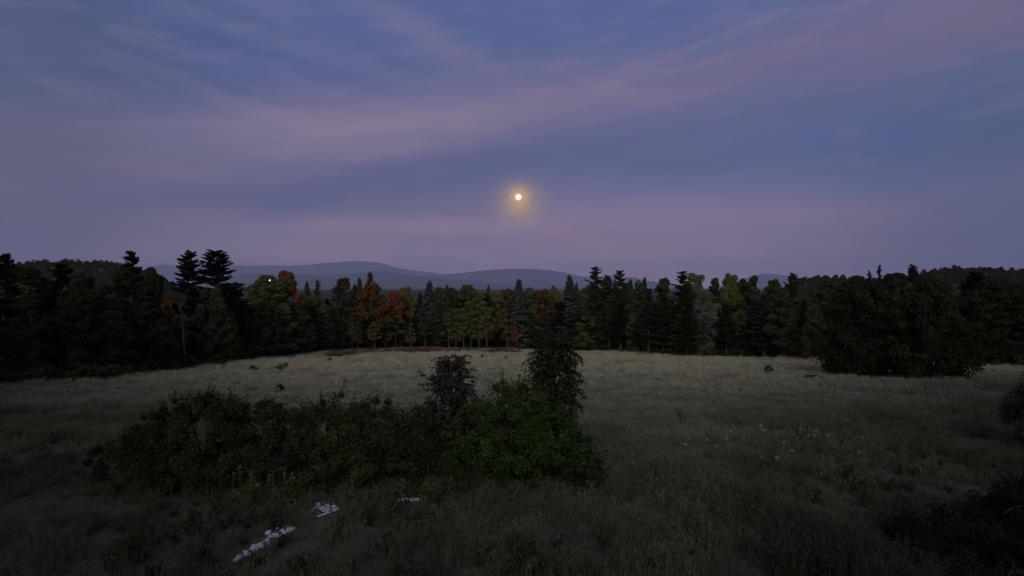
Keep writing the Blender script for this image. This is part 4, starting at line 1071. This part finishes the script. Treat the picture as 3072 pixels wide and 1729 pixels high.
MW = [(697, 1500, 0.85, 'leftmost yellowing milkweed in front of the dark mound'), (722, 1490, 1.05, 'tallest yellowing milkweed in front of the dark mound'),
      (748, 1498, 0.75, 'yellowing milkweed just right of the tallest one'), (770, 1492, 0.9, 'yellowing milkweed second left of the pair by the mixed bush'),
      (822, 1492, 0.9, 'yellow-green milkweed left of the pair by the mixed bush'), (850, 1488, 1.0, 'yellow-green milkweed right of the pair by the mixed bush'),
      (876, 1494, 0.75, 'low yellow-green milkweed beside the single bright one'), (915, 1480, 0.62, 'single bright green-yellow milkweed left of the white stones'),
      (1052, 1490, 0.9, 'dry straw milkweed in front of the mixed green bush'), (1085, 1478, 1.0, 'taller dry milkweed in front of the mixed green bush'),
      (1182, 1500, 0.75, 'straw coloured milkweed left of the small patch of white stones'), (1200, 1512, 0.8, 'leafy straw milkweed just left of the small patch of white stones'),
      (1098, 1515, 0.5, 'small reddish milkweed below the dry pair'),
      (1278, 1498, 0.62, 'pale upright milkweed right of the small patch of white stones'), (1328, 1496, 0.60, 'reddish milkweed left of the bright green bush'), (1352, 1496, 0.62, 'yellow milkweed at the left foot of the bright green bush')]
for i, (px, py, h, lb) in enumerate(MW):
    stalk('milkweed', px, py + 8, h, 15, 0.24, lb, 'milkweed', 'yellowing milkweed plants in front of the bushes', 'milkweed', None, 0, 400 + i)
for px, py, h, lb in [(772, 1470, 1.1, 'pale dried aster, left of the pair before the dark mound'), (802, 1462, 1.15, 'pale dried aster, right of the pair before the dark mound'),
                      (1040, 1462, 1.2, 'brown seeded aster in front of the mixed green bush'), (1072, 1468, 1.3, 'tall brown seeded aster in front of the mixed green bush')]:
    x, y, z = at_ground(px, py); rs2 = np.random.RandomState(int(px))
    r = root('aster', (x, y, z), lb, 'aster', 'dried asters before the bushes')
    st, hd = MB(), MB()
    for i in range(26):
        a = rs2.rand() * 6.28; R_ = 0.42 * math.sqrt(rs2.rand()); e = np.array([math.cos(a) * R_, math.sin(a) * R_, h * rs2.uniform(0.6, 1.0)])
        limb(st, np.array([e[0] * 0.2, e[1] * 0.2, -0.05]), e, 0.008, rs2, 0.05, 4)
        c = e + rs2.normal(size=(26, 3)) * 0.05; hd.leaves(c, rdir(rs2, 26) * 0.022, rdir(rs2, 26) * 0.016, rs2.rand(26))
    link('stems', st.mesh('stems', 'stem', True), r); link('flower_heads', hd.mesh('flower_heads', 'dry_head'), r)

FL = [(2053, 1368, 1306), (2075, 1372, 1322), (2058, 1395, 1338), (2115, 1365, 1322), (2130, 1360, 1292), (2158, 1362, 1293), (2180, 1366, 1298), (2182, 1372, 1322), (2240, 1366, 1294),
      (2232, 1364, 1325), (2288, 1358, 1294), (2297, 1352, 1284), (2306, 1356, 1294), (2336, 1362, 1308), (2353, 1370, 1330), (2388, 1350, 1292), (2381, 1366, 1318), (2421, 1364, 1308), (2436, 1366, 1311),
      (2442, 1364, 1302), (2470, 1366, 1312), (2486, 1366, 1310), (2588, 1366, 1318), (2583, 1390, 1358), (2256, 1400, 1344), (2282, 1412, 1376), (2330, 1416, 1376), (2380, 1392, 1356), (2140, 1412, 1345), (2155, 1410, 1342)]
for i, (px, py, ty) in enumerate(FL):
    x, y, z = at_ground(px, py); h = ztop(ty, y) - z
    stalk('flower_stalk', px, py, h * 1.08, 9, 0.17, 'tall stalk with a pale yellow head in the loose patch in the right-hand grass', 'wildflower', 'pale flower stalks in the right-hand grass', 'stalk_leaf', 'pale_flower', [0.035, 0.05, 0.07, 0.06][i % 4], 600 + i)
